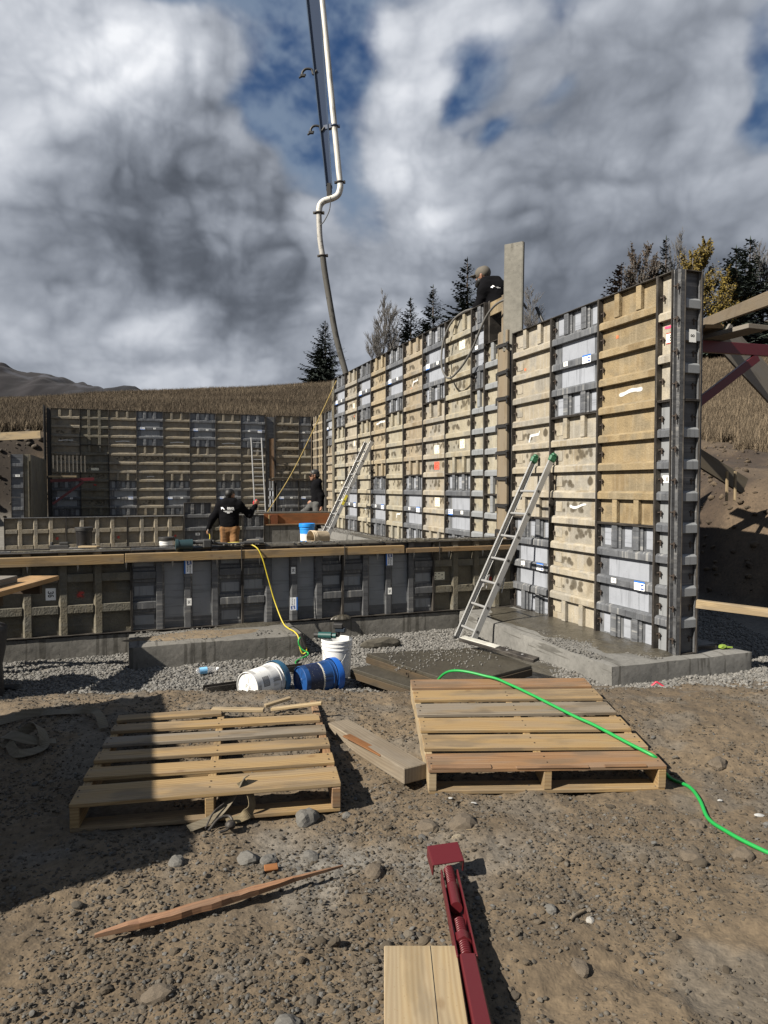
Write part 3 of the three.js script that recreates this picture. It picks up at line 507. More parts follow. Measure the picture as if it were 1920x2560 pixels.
function splat(seed, color, style) {
  const a = canvasTex(256, 128, (g, w, h) => {
    const q = mulberry(seed), R = (x, y) => x + (y - x) * q(); g.fillStyle = '#000'; g.fillRect(0, 0, w, h); g.fillStyle = '#fff'; g.strokeStyle = '#fff'; g.lineCap = 'round';
    const dab = (x, y, r, al) => { const gr = g.createRadialGradient(x, y, 0, x, y, r); gr.addColorStop(0, `rgba(255,255,255,${al})`); gr.addColorStop(0.55, `rgba(255,255,255,${al * 0.8})`); gr.addColorStop(1, 'rgba(255,255,255,0)'); g.fillStyle = gr; g.fillRect(x - r, y - r, 2 * r, 2 * r); };
    if (style === 'dash') for (let i = 0; i < 60; i++) { const t = i / 59; dab(lerp(30, 226, t), 70 - 18 * t + Math.sin(t * 7 + seed) * 6, R(13, 20), 0.55); }
    else if (style === 'seven') { for (let i = 0; i < 50; i++) { const t = i / 49; dab(lerp(60, 200, t), 46 - 8 * t, R(11, 16), 0.6); } for (let i = 0; i < 25; i++) { const t = i / 24; dab(lerp(66, 40, t), lerp(46, 104, t), R(9, 13), 0.6); } for (let i = 0; i < 25; i++) { const t = i / 24; dab(lerp(200, 214, t), lerp(38, 12, t), R(6, 9), 0.5); } }
    else if (style === 'wave') for (let i = 0; i < 70; i++) { const t = i / 69; dab(lerp(34, 224, t), 60 + 22 * Math.sin(t * 4.4 + 0.3) * (1 - t * 0.4), R(12, 19) * (1 - t * 0.35), 0.6); }
    else { for (let i = 0; i < 14; i++) dab(R(100, 156), R(44, 84), R(12, 24), 0.5); }
  }, false);
  return std({ color, alphaMap: a, transparent: true, roughness: 0.8, polygonOffset: true, polygonOffsetFactor: -1 });
}
const WHITE = new THREE.Color(0.62, 0.62, 0.60), ORANGE = new THREE.Color(0.75, 0.16, 0.06), PINK = new THREE.Color(0.85, 0.06, 0.16), BLOODR = new THREE.Color(0.42, 0.05, 0.04);
const paint = { dash: splat(1, WHITE, 'dash'), seven: splat(2, WHITE, 'seven'), wave: splat(3, WHITE, 'wave'), spot: splat(4, ORANGE, 'spot'), pink: splat(5, PINK, 'dash'), smear: splat(6, BLOODR, 'spot') };
const blotTex = [0, 1, 2].map((s) => canvasTex(256, 128, (g, w, h) => {
  const q = mulberry(40 + s); g.fillStyle = '#000'; g.fillRect(0, 0, w, h);
  for (let i = 0; i < 7 + s; i++) { const x = 20 + q() * 216, y = 30 + q() * 70, r = 9 + q() * 13, st = 1.2 + q() * 1.2; g.save(); g.translate(x, y); g.scale(1, st); const gr = g.createRadialGradient(0, 0, 0, 0, 0, r); gr.addColorStop(0, 'rgba(255,255,255,.62)'); gr.addColorStop(0.7, 'rgba(255,255,255,.45)'); gr.addColorStop(1, 'rgba(255,255,255,0)'); g.fillStyle = gr; g.beginPath(); g.arc(0, 0, r, 0, 6.3); g.fill(); g.restore(); }
}, false));
const blot = blotTex.map((t) => std({ color: new THREE.Color(0.075, 0.06, 0.038), alphaMap: t, transparent: true, roughness: 0.6 }));

// ---------------------------------------------------------------- aluminium wall-form panels
// local frame: x along the panel, y up from its foot, z out of the wall; the sheet's front lies at z = 0 and the ribs reach z = 0.05
const FT = 0.3048, D = 0.06;
const pinGeo = merge([rod([0.0, 0, 0.012], [0.052, 0, 0.012], 0.0075, 6), bx(0.016, 0.062, 0.012, 0.034, -0.012, 0.012, 0.002), cyl(0.014, 0.014, 0.012, 0.0, 0, 0.012, 8)]);
const ringGeo = (() => { const g = new THREE.TorusGeometry(0.011, 0.004, 6, 10); g.rotateY(Math.PI / 2); return g; })();
function label2(name, mat, w, h, x, y, z, parent, rot = 0) { const g = new THREE.PlaneGeometry(w, h); g.rotateZ(rot); g.translate(x, y, z); const m = part(name, g, mat, parent); return m; }
// a stiffener: hat section with a sloping upper flank and a square lower edge
function hat(w, h, d, off) {
  const s = new THREE.Shape([[0, h / 2 + 0.003], [d - 0.019, h / 2 - 0.002], [d - 0.002, h / 2 - 0.019], [d, h / 2 - 0.024], [d, -h / 2 + 0.003], [d - 0.003, -h / 2], [0, -h / 2]].map(([z, y]) => new THREE.Vector2(z, y)));
  const g = new THREE.ExtrudeGeometry(s, { depth: w, bevelEnabled: false }); g.rotateY(-Math.PI / 2); g.translate(w / 2, 0, 0); return metreUV(g, 0, off);
}
const tones = [[0.95, 0.96, 1.02], [0.84, 0.80, 0.78], [1.02, 1.03, 1.08], [0.90, 0.84, 0.76], [0.93, 0.95, 0.96]].map((c) => { const m = M.tan.clone(); m.color.setRGB(...c); return m; });
let panelNo = 0;
// kinds: tan (bar every foot), grid (bars and full uprights), grey (short panel with bright sheets), slim (narrow)
function panel(parent, o) {
  let { mat = M.tan } = o; const { w, h, x, y, kind = 'tan', turn = 0, flip = false, pins = true } = o, detail = true;
  const id = panelNo++;
  if (o.mat === undefined || o.mat === M.tan) mat = tones[(id * 7 + 3) % tones.length];
  const G = new THREE.Group(); G.name = 'panel'; parent.add(G);
  const W2 = turn ? h : w, H2 = turn ? w : h;        // built upright with W2 x H2, then laid on its side
  G.position.set(x + w / 2, y + h / 2, (id % 3) * 0.0012);
  if (turn) G.rotation.z = turn * Math.PI / 2;
  const fw = W2 - 0.003, fh = H2 - 0.003, y0 = -H2 / 2, off = [rr(0, 9), rr(0, 9)];
  const rails = [bx(0.011, fh, D + 0.010, -fw / 2 + 0.0055, 0, D / 2, 0.002), bx(0.011, fh, D + 0.010, fw / 2 - 0.0055, 0, D / 2, 0.002), bx(fw - 0.022, 0.010, D, 0, fh / 2 - 0.005, D / 2 - 0.003, 0.002), bx(fw - 0.022, 0.010, D, 0, -fh / 2 + 0.005, D / 2 - 0.003, 0.002)];
  part('rail', rails, o.rail ?? M.rail, G);
  const sheetMat = o.sheet ?? mat;
  part('sheet', bx(fw - 0.0225, fh - 0.0205, 0.006, 0, 0, -0.003, 0.0008, 0, off), sheetMat, G);
  const n = Math.round(H2 / FT), bars = [], sh = 0.088, iw = fw - 0.0225;
  const narrow = W2 < 0.5, step = o.step ?? FT;
  const nb = Math.max(1, Math.round(H2 / step) - 1);
  for (let k = 1; k <= nb; k++) { const yy = y0 + H2 * k / (nb + 1); const g = hat(iw, sh, D - 0.008, [off[0] + k * 0.31, off[1] + k * 0.17]); g.translate(0, yy, 0); bars.push(g); }
  if (detail) bars.forEach((g) => part('stiffener', g, o.barMat ?? mat, G)); else part('stiffener', bars, o.barMat ?? mat, G);
  const cell = H2 / (nb + 1), ribs = [], rw = kind === 'grey' ? 0.085 : 0.075;
  const cols = narrow ? (W2 > 0.3 ? [0] : []) : [-fw * 0.185, fw * 0.185];
  if (kind === 'grid') { for (const c of cols) for (let k = 0; k <= nb; k++) { const a = k === 0 ? 0.012 : sh / 2, b = k === nb ? 0.012 : sh / 2; ribs.push(bx(rw + 0.015, cell - a - b, D - 0.008, c, y0 + cell * k + a + (cell - a - b) / 2, (D - 0.008) / 2, 0.005, 1)); } }
  else if (kind !== 'slim') for (const c of cols) for (const e of [0, nb]) { const a = e === 0 ? 0.012 : sh / 2, b = e === 0 ? sh / 2 : 0.012, L = cell - a - b; ribs.push(bx(rw, L, D - 0.013, c, y0 + cell * e + a + L / 2, (D - 0.013) / 2, 0.006, 1)); if (kind === 'grey') { ribs.push(bx(rw * 0.45, L, 0.02, c - rw * 0.72, y0 + cell * e + a + L / 2, 0.01, 0.004, 1)); ribs.push(bx(rw * 0.45, L, 0.02, c + rw * 0.72, y0 + cell * e + a + L / 2, 0.01, 0.004, 1)); } }
  if (ribs.length) { if (detail) ribs.forEach((g) => part('rib', g, o.barMat ?? mat, G)); else part('rib', ribs, o.barMat ?? mat, G); }
  if (kind === 'grey') {
    const bright = o.plate ?? M.plate;
    for (let k = 1; k < nb; k++) part('bright_plate', bx(fw * (narrow ? 0.52 : 0.68), cell - sh - 0.004, 0.003, fw * (narrow ? 0.06 : 0.02), y0 + cell * (k + 0.5), 0.0015, 0.0006), bright, G);
    for (const c of cols.length > 1 ? [-fw * 0.36, 0, fw * 0.36] : []) for (const e of [0, nb]) if (hash(id, e, Math.round(c * 99)) < 0.8) part('bright_plate', bx(fw * 0.115, cell - sh - 0.01, 0.003, c + 0.01, y0 + cell * (e + 0.5) + (e ? 0.02 : -0.02), 0.0015, 0.0006), bright, G);
    if (o.labels !== false) { const s = flip ? -1 : 1, r = flip ? Math.PI : 0, zz = D - 0.006;
      if (!narrow) label2('sticker', stick.logo, 0.155, 0.092, -s * fw * 0.27, 0, zz, G, r);
      label2('sticker', narrow ? stick.n16 : stick.n36, 0.082, 0.052, s * fw * (narrow ? -0.12 : 0.17), 0.006, zz, G, r); }
  }
  if (pins) for (let k = 0; k <= nb; k++) { const m = part('wedge_pin', pinGeo, M.pin, G); m.position.set(-fw / 2 + 0.009, y0 + cell * (k + 0.5) + rr(-0.01, 0.01), 0.008); if (kind === 'grey' && (k === 0 || k === nb)) for (const dy of [-0.055, 0.055]) { const q = part('eyelet', ringGeo, M.rail, G); q.position.set(-fw / 2 + 0.011, y0 + cell * (k + 0.5) + dy, 0.025); } }
  if (kind === 'tan' && o.blots) for (let k = 0; k <= nb; k++) if (rnd() < o.blots) { const g = new THREE.PlaneGeometry(fw * 0.86, Math.min(cell - sh, 0.2)); g.translate(fw * 0.04, y0 + cell * (k + 0.5), 0.0022); if (k > 0 && k < nb) part('oil_stain', g, blot[(id + k) % 3], G); }
  if (kind === 'tan' && o.patch) for (let k = 0; k <= nb; k++) part('weld_patch', bx(0.13, 0.12, 0.006, -fw / 2 + 0.12, y0 + cell * (k + 0.5), 0.003, 0.002), mat, G);
  for (const q of o.marks ?? []) { const [mt, u, v, mw, mh, rot = 0] = q; label2(mt[0] === '!' ? 'sticker' : 'paint_mark', mt[0] === '!' ? stick[mt.slice(1)] : paint[mt], mw, mh, (u - 0.5) * fw, (v - 0.5) * fh, mt[0] === '!' ? 0.003 : (q[6] ?? 0.0035), G, rot); }
  return G;
}
const H8 = 8 * FT, H4 = 4 * FT, W36 = 0.914;
const longRot = TH - Math.PI / 2;
// --- the tall wall right of the post: x runs along lz
{
  const w = thing('form_wall', 'tall form wall at right ending in a corner post, green-capped ladder leaning on it', 'form wall', B(0, 0, 0), longRot);
  panel(w, { w: W36, h: H4, x: 0, y: 0, kind: 'grey', mat: M.grey, flip: true });
  panel(w, { w: W36, h: H8, x: 0, y: H4, patch: true, blots: 0.4, marks: [['spot', 0.27, 0.79, 0.16, 0.08], ['seven', 0.52, 0.42, 0.36, 0.17]] });
  panel(w, { w: W36, h: H8, x: W36, y: 0, patch: true, blots: 0.85, marks: [['wave', 0.55, 0.57, 0.40, 0.16], ['spot', 0.27, 0.94, 0.15, 0.075]] });
  panel(w, { w: W36, h: H4, x: W36, y: H8, kind: 'grey', mat: M.grey, flip: true });
  panel(w, { w: W36, h: H4, x: 2 * W36, y: 0, kind: 'grey', mat: M.grey, flip: true });
  panel(w, { w: W36, h: H8, x: 2 * W36, y: H4, mat: M.tanB, patch: false, marks: [['spot', 0.28, 0.815, 0.14, 0.08], ['dash', 0.52, 0.565, 0.42, 0.17]] });
  panel(w, { w: 0.203, h: H8, x: 3 * W36, y: 0, kind: 'slim', mat: M.pale, barMat: M.grey, marks: [['!n8', 0.5, 0.692, 0.12, 0.07, 0, 0.05]] });
  panel(w, { w: 0.203, h: H4, x: 3 * W36, y: H8, kind: 'slim', mat: M.tan, step: 0.42, marks: [['pink', 0.58, 0.585, 0.17, 0.10], ['!n8r', 0.6, 0.495, 0.115, 0.105]] });
  // corner post and the end panel that closes the wall towards the viewer
  const xe = 3 * W36 + 0.203;
  part('corner_post', [bx(0.010, H8, 0.052, xe + 0.006, H8 / 2, 0.024, 0.002), bx(0.046, H8, 0.010, xe + 0.034, H8 / 2, 0.006, 0.002), bx(0.010, H8, 0.05, xe + 0.052, H8 / 2, -0.014, 0.002)], M.greyD, w);
  part('corner_post', [bx(0.010, H4, 0.052, xe + 0.006, H8 + H4 / 2, 0.024, 0.002), bx(0.046, H4, 0.010, xe + 0.034, H8 + H4 / 2, 0.006, 0.002), bx(0.010, H4, 0.05, xe + 0.052, H8 + H4 / 2, -0.014, 0.002)], M.greyD, w);
  for (let k = 0; k < 12; k++) { const m = part('wedge_pin', pinGeo, M.pin, w); m.position.set(xe + 0.008, (k + 0.5) * FT, 0.026); const e = part('bolt_hole', cyl(0.008, 0.008, 0.004, 0, 0, 0, 8).rotateX(Math.PI / 2), M.black, w); e.position.set(xe + 0.036, (k + 0.26) * FT, 0.0125); }
  const E2 = new THREE.Group(); E2.name = 'end_panel'; w.add(E2); E2.position.set(xe + 0.016, 0, -0.032); E2.rotation.y = Math.PI / 2;
  // its own x runs away from the viewer's side along +lx
  for (const [y, h, k] of [[0, H8, 8], [H8, H4, 3]]) {
    part('rail', [bx(0.009, h - 0.003, 0.055, 0.0045, y + h / 2, 0.024, 0.002), bx(0.009, h - 0.003, 0.055, 0.2, y + h / 2, 0.024, 0.002), bx(0.188, 0.010, 0.05, 0.1, y + h - 0.006, 0.024, 0.002), bx(0.188, 0.010, 0.05, 0.1, y + 0.006, 0.024, 0.002)], M.rail, E2);
    part('sheet', bx(0.188, h - 0.02, 0.006, 0.1, y + h / 2, -0.003, 0.001), M.greyD, E2);
    const st = k === 8 ? FT : H4 / 4; for (let i = 1; i < (k === 8 ? 8 : 4); i++) part('stiffener', hat(0.186, 0.1, 0.042).translate(0.1, y + st * i, 0), M.pale, E2);
    for (let i = 0; i < k; i++) { const m = part('wedge_pin', pinGeo, M.pin, E2); m.position.set(0.185, y + st * (i + 0.5), 0.012); m.rotation.y = Math.PI; }
  }
  label2('sticker', stick.n8, 0.12, 0.085, 0.10, H8 + H4 * 0.5 - 0.005, 0.0437, E2, Math.PI / 2);
  // concrete inside and the panels of the far side
  part('concrete_core', bx(xe - 0.002, 3.62, 0.2, (xe - 0.002) / 2, 1.81, -0.115, 0.004), M.conc, w);
  part('back_panel', [0, 1, 2].map((i) => bx(W36 - 0.004, 12 * FT, 0.05, W36 * (i + 0.5), 6 * FT, -0.245, 0.003)), M.greyD, w);
  part('back_panel', bx(0.24, 12 * FT, 0.05, 3 * W36 + 0.13, 6 * FT, -0.245, 0.003), M.greyD, w);
}
// --- the long tall wall left of the post
{
  const w = thing('form_wall', 'long tall form wall running back from the timber post', 'form wall', B(0, 0.6, -1.183), longRot);
  const greyTop = [1, 0, 1, 0, 1, 0, 1, 0], mk = [
    [['!old', 0.5, 0.47, 0.12, 0.12], ['!old', 0.5, 0.30, 0.10, 0.10]], [['!old', 0.55, 0.66, 0.14, 0.14], ['spot', 0.6, 0.57, 0.14, 0.1], ['!old', 0.6, 0.32, 0.13, 0.13]], [['dash', 0.55, 0.22, 0.35, 0.11]], [['dash', 0.5, 0.45, 0.6, 0.16]],
    [['seven', 0.6, 0.19, 0.32, 0.15]], [['seven', 0.5, 0.68, 0.36, 0.15], ['spot', 0.3, 0.645, 0.18, 0.08]], [['!old', 0.52, 0.67, 0.20, 0.15], ['!red', 0.52, 0.56, 0.2, 0.13], ['!old', 0.55, 0.31, 0.20, 0.15]], [['!old', 0.55, 0.82, 0.2, 0.16], ['!old', 0.56, 0.19, 0.17, 0.15]]];
  for (let i = 0; i < 8; i++) {
    const x = (i - 8) * W36, mat = [M.tanC, M.tan, M.tan, M.tan, M.tanC, M.tan, M.tan, M.tan][i];
    if (greyTop[i]) { panel(w, { w: W36, h: H4, x, y: H8, kind: 'grey', mat: M.grey }); panel(w, { w: W36, h: H8, x, y: 0, mat, blots: 0.8, marks: mk[i] }); }
    else { panel(w, { w: W36, h: H4, x, y: 0, kind: 'grey', mat: M.grey, flip: i < 7 }); panel(w, { w: W36, h: H8, x, y: H4, mat, blots: 0.85, marks: mk[i], patch: i === 5 }); }
  }
  panel(w, { w: 0.405, h: H4, x: 0, y: H8, kind: 'grey', mat: M.grey }); panel(w, { w: 0.405, h: H8, x: 0, y: 0, kind: 'tan', mat: M.tanC, barMat: M.pale });
  panel(w, { w: 0.405, h: 0.9, x: 0.407, y: 0, kind: 'tan', mat: M.tanC, barMat: M.pale }); panel(w, { w: 0.405, h: 2.16, x: 0.407, y: 0.9, kind: 'tan', mat: M.tanC, barMat: M.pale, marks: [['!old', 0.6, 0.28, 0.12, 0.12]] });
  // end post at the far end
  part('end_post', [bx(0.09, 3.64, 0.05, -8 * W36 - 0.05, 1.82, 0.02, 0.004), bx(0.02, 3.62, 0.10, -8 * W36 - 0.105, 1.81, 0.03, 0.003)], M.tanC, w);
  part('concrete_core', bx(8 * W36 + 0.4, 3.4, 0.2, (0.4 - 8 * W36) / 2, 1.7, -0.108, 0.004), M.conc, w);
  part('concrete_core', bx(0.41, 2.9, 0.2, 0.605, 1.45, -0.108, 0.004), M.conc, w);
  for (let i = 0; i < 8; i++) part('back_panel', bx(W36 - 0.004, 12 * FT, 0.05, W36 * (i - 7.5), 6 * FT, -0.24, 0.003), M.greyD, w);
  // boxed opening above the lower panels by the post
  part('opening_frame', [bx(0.035, 0.62, 0.20, 0.425, 3.36, -0.10, 0.003)], M.rail, w);
  part('opening_frame', bx(0.36, 0.19, 0.03, 0.62, 3.55, -0.03, 0.003), M.tanB, w);
  part('opening_frame', bx(0.045, 0.60, 0.16, 0.81, 3.36, -0.08, 0.003), woodMat('old'), w);
  part('opening_back', bx(0.42, 0.62, 0.03, 0.62, 3.36, -0.25, 0.003), M.black, w);
}
// --- wooden post between the two walls with its row of clamps
{
  const w = thing('timber_post', 'upright timber plank held by black clamps between the two tall form walls', 'post', B(0, 0, 0), longRot);
  part('plank', bx(0.235, 3.72, 0.04, -0.185, 1.86, 0.075, 0.004), woodMat('grey', 0xfff2dc), w);
  part('plank', bx(0.05, 3.72, 0.1, -0.342, 1.86, 0.02, 0.004), woodMat('old'), w);
  part('filler_board', bx(0.09, 3.66, 0.03, -0.05, 1.83, -0.06, 0.003), woodMat('old', 0x6b5a4a), w);
  const cl = () => merge([bx(0.27, 0.035, 0.012, -0.19, 0, 0.112, 0.002), ...[0, 1, 2, 3, 4, 5].map((i) => bx(0.022, 0.016, 0.014, -0.29 + i * 0.035, 0.024, 0.112, 0.002)), bx(0.03, 0.10, 0.014, -0.325, -0.03, 0.112, 0.003), bx(0.03, 0.08, 0.014, -0.065, -0.02, 0.10, 0.003), bx(0.05, 0.03, 0.03, -0.05, 0.025, 0.10, 0.003), rod([-0.34, 0.02, 0.105], [-0.02, 0.03, 0.095], 0.008, 6)]);
  const cg = cl(); for (let k = 0; k < 9; k++) { const m = part('clamp', cg, M.black, w); m.position.y = 0.62 + k * 0.362 + rr(-0.01, 0.01); m.rotation.z = rr(-0.05, 0.06); }
}
single('upright_board', (() => { const g = merge([bx(0.245, 1.42, 0.012, 0, 0.71, 0.03, 0.002), bx(0.012, 1.42, 0.05, 0.128, 0.71, 0.008, 0.002), bx(0.012, 1.42, 0.05, -0.128, 0.71, 0.008, 0.002), bx(0.245, 0.012, 0.05, 0, 1.414, 0.005, 0.002)]); g.rotateY(TH - 0.92); g.rotateZ(-0.01); const p = B(-0.01, 3.44, -0.06); g.translate(p.x, p.y, p.z); return metreUV(g, 0); })(), std({ map: concTex, bumpMap: concBump, bumpScale: 0.003, color: new THREE.Color(0.95, 0.93, 0.86) }), 'grey weathered form board standing upright above the timber post', 'board');

// --- the far wall that closes the dig
{
  const w = thing('form_wall', 'far form wall in half shade below the meadow, a slim ladder leaning on it', 'form wall', B(-7.2, 0.6, -18.0), TH);
  const k = 0.905, T = { pins: false, detail: false };
  const top = ['tan', 'grid', 'tan', 'grey', 'tan', 'grey', 'tan', 'grey'];
  for (let i = 0; i < 8; i++) {
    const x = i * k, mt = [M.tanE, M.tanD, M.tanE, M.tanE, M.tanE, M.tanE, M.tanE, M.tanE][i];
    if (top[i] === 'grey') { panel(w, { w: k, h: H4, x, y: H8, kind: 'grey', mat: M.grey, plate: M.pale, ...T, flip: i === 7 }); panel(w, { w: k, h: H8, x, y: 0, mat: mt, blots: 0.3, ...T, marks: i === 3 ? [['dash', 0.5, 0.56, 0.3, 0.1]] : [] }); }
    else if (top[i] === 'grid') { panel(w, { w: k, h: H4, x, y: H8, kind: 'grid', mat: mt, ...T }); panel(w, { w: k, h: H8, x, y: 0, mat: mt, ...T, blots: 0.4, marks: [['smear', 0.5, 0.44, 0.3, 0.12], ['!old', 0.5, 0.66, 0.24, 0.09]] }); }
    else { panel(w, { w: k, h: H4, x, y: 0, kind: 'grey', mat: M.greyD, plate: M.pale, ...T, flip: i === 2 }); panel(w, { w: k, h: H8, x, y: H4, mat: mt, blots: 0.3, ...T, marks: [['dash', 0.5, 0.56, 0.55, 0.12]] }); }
  }
  part('concrete_core', bx(7.3, 3.6, 0.2, 3.62, 1.8, -0.11, 0.004), M.conc, w);
  part('corner_post', [bx(0.10, 3.66, 0.07, -0.07, 1.83, 0.03, 0.004), bx(0.03, 3.7, 0.6, -0.16, 1.85, 0.25, 0.004)], M.black, w);
  // filler and the piece beyond it
  part('filler', bx(0.34, 3.6, 0.05, 7.43, 1.8, -0.04, 0.003), M.greyD, w);
  part('filler_board', bx(0.17, 1.7, 0.03, 7.48, 1.95, 0.01, 0.003), woodMat('red'), w);
  part('filler', [bx(0.05, 3.6, 0.08, 7.28, 1.8, 0.02, 0.003), bx(0.05, 3.6, 0.08, 7.585, 1.8, 0.02, 0.003)], M.black, w);
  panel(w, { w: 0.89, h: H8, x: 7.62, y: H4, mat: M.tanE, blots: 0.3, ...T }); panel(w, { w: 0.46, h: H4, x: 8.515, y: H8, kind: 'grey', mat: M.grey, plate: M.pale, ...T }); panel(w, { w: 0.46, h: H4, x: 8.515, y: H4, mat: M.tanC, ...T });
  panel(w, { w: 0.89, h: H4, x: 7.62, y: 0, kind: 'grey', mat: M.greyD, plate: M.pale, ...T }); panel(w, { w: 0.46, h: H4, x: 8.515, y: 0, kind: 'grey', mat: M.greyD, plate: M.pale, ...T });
}
{
  const w = thing('form_wall', 'set-back sunlit form wall seen past the far end of the long wall', 'form wall', B(1.9, 0.6, -18.0), longRot), T = { pins: false, detail: false };
  panel(w, { w: 0.75, h: H8, x: -0.05, y: H4, mat: M.tan, kind: 'grid', ...T }); panel(w, { w: 0.75, h: H8, x: 0.72, y: H4, mat: M.tan, kind: 'grid', ...T }); panel(w, { w: 0.75, h: H4, x: -0.05, y: 0, mat: M.tan, ...T }); panel(w, { w: 0.75, h: H4, x: 0.72, y: 0, mat: M.tan, ...T });
  part('filler', bx(0.4, 3.66, 0.05, 1.72, 1.83, -0.03, 0.003), M.black, w);
  for (let i = 0; i < 3; i++) { panel(w, { w: 0.9, h: H4, x: 1.95 + i * 0.905, y: H8, kind: 'grey', mat: M.grey, ...T }); panel(w, { w: 0.9, h: H8, x: 1.95 + i * 0.905, y: 0, mat: M.tan, ...T }); }
  part('concrete_core', bx(4.7, 3.6, 0.2, 2.33, 1.8, -0.11, 0.004), M.conc, w);
}
{ // low block of panels in the far corner with its capping board
  const w = thing('form_wall', 'waist-high form block in the far corner behind the worker in the black cap', 'form wall', B(0.22, 0.6, -16.9), TH), T = { pins: false, detail: false };
  for (let i = 0; i < 2; i++) panel(w, { w: 0.8, h: H4, x: i * 0.805, y: 0, kind: 'grey', mat: M.greyD, plate: M.grey, ...T });
  const s = new THREE.Group(); s.name = 'side_panel'; w.add(s); s.position.set(-0.06, 0, -1.05); s.rotation.y = -Math.PI / 2;
  for (const x of [0.05, 0.56]) { part('rail', [bx(0.01, H4, 0.05, x, H4 / 2, 0.02, 0.002), bx(0.01, H4, 0.05, x + 0.48, H4 / 2, 0.02, 0.002)], M.rail, s); part('sheet', bx(0.46, H4, 0.006, x + 0.24, H4 / 2, -0.003, 0.001), M.grey, s); for (let k = 1; k < 4; k++) part('stiffener', bx(0.46, 0.09, 0.04, x + 0.24, k * FT, 0.02, 0.004), M.grey, s); for (let k = 1; k < 3; k++) part('bright_plate', bx(0.3, 0.2, 0.004, x + 0.24, (k + 0.5) * FT, 0.002, 0.001), M.plate, s); }
  part('concrete_core', bx(1.6, 1.15, 0.9, 0.8, 0.575, -0.5, 0.004), M.conc, w);
  part('capping_board', bx(2.0, 0.06, 0.30, 0.75, H4 + 0.05, -0.02, 0.004), woodMat('old', 0x777067), w);
  part('concrete_spill', bx(0.7, 0.04, 0.2, 0.2, H4 + 0.10, 0.0, 0.015), M.wet, w);
}
// --- low wall across the front
{
  const w = thing('form_wall', 'low form wall across the front with planks along its top edge', 'form wall', B(0, 0, 0.0), TH), L = H4, T = { pins: false };
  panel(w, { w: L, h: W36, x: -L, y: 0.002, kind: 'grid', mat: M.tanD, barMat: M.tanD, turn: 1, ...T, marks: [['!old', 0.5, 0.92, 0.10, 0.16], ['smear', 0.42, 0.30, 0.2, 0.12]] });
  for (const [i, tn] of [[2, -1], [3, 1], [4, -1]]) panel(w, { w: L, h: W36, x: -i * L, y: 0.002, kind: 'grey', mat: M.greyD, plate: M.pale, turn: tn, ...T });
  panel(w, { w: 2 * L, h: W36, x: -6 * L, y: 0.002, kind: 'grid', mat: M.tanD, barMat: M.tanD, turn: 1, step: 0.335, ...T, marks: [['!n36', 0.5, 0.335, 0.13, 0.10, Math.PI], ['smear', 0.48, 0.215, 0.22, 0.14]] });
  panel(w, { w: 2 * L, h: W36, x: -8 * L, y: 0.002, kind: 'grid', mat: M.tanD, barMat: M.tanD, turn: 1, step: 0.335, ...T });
  part('concrete_core', bx(8 * L - 0.1, 0.84, 0.2, -4 * L, 0.42, -0.108, 0.004), M.wet, w);
  for (let i = 0; i < 8; i++) part('back_panel', bx(L - 0.004, W36, 0.05, -L * (i + 0.5), W36 / 2, -0.24, 0.003), i % 2 ? M.greyD : M.tanD, w);
  part('top_rail', bx(8 * L, 0.012, 0.03, -4 * L, W36 + 0.010, -0.255, 0.002), M.rail, w);
}
// --- second low wall, further in
{
  const w = thing('form_wall', 'second low form wall of tan gridded panels inside the dig, behind the worker pointing', 'form wall', B(0, 0.03, -8.5), TH), T = { pins: false, detail: false };
  const y = 0;
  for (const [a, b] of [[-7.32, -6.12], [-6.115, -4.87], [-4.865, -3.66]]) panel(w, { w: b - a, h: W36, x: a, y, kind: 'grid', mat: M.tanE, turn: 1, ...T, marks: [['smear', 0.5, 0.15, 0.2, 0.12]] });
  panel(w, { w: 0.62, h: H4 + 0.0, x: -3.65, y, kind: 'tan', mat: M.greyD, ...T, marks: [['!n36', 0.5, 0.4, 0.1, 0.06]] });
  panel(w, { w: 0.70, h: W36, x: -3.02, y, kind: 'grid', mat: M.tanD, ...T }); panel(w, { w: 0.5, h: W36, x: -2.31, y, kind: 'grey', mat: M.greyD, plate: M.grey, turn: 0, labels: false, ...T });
  part('concrete_core', bx(5.4, 0.86, 0.2, -4.6, 0.43, -0.108, 0.004), M.wet, w); part('back_panel', bx(5.4, W36, 0.05, -4.6, W36 / 2, -0.24, 0.003), M.greyD, w);
}
// --- end of the side wall on the left and its panels
{
  const w = thing('form_wall', 'grey end of the side wall standing far left in the shade', 'form wall', B(-7.82, 0.1, -13.4), TH);
  for (const [y, h] of [[0, 1.22], [1.222, 1.18]]) { part('end_panel', [bx(0.30, h - 0.01, 0.006, 0.16, y + h / 2, 0, 0.001), ...[1, 2, 3].map((k) => bx(0.29, 0.09, 0.042, 0.16, y + h * k / 4, 0.021, 0.004))], M.grey, w); part('rail', [bx(0.01, h, 0.055, 0.005, y + h / 2, 0.024, 0.002), bx(0.01, h, 0.055, 0.315, y + h / 2, 0.024, 0.002)], M.rail, w); }
  label2('sticker', stick.n16, 0.11, 0.06, 0.17, 1.222 + 0.59, 0.044, w);
  part('corner_post', bx(0.12, 2.4, 0.04, 0.39, 1.2, 0.01, 0.004), M.tanD, w);
  part('side_panel', [bx(0.06, 2.4, 4.4, 0.46, 1.2, -2.25, 0.004)], M.tanD, w);
  part('concrete_core', bx(0.30, 2.3, 4.4, 0.16, 1.15, -2.25, 0.004), M.conc, w);
}

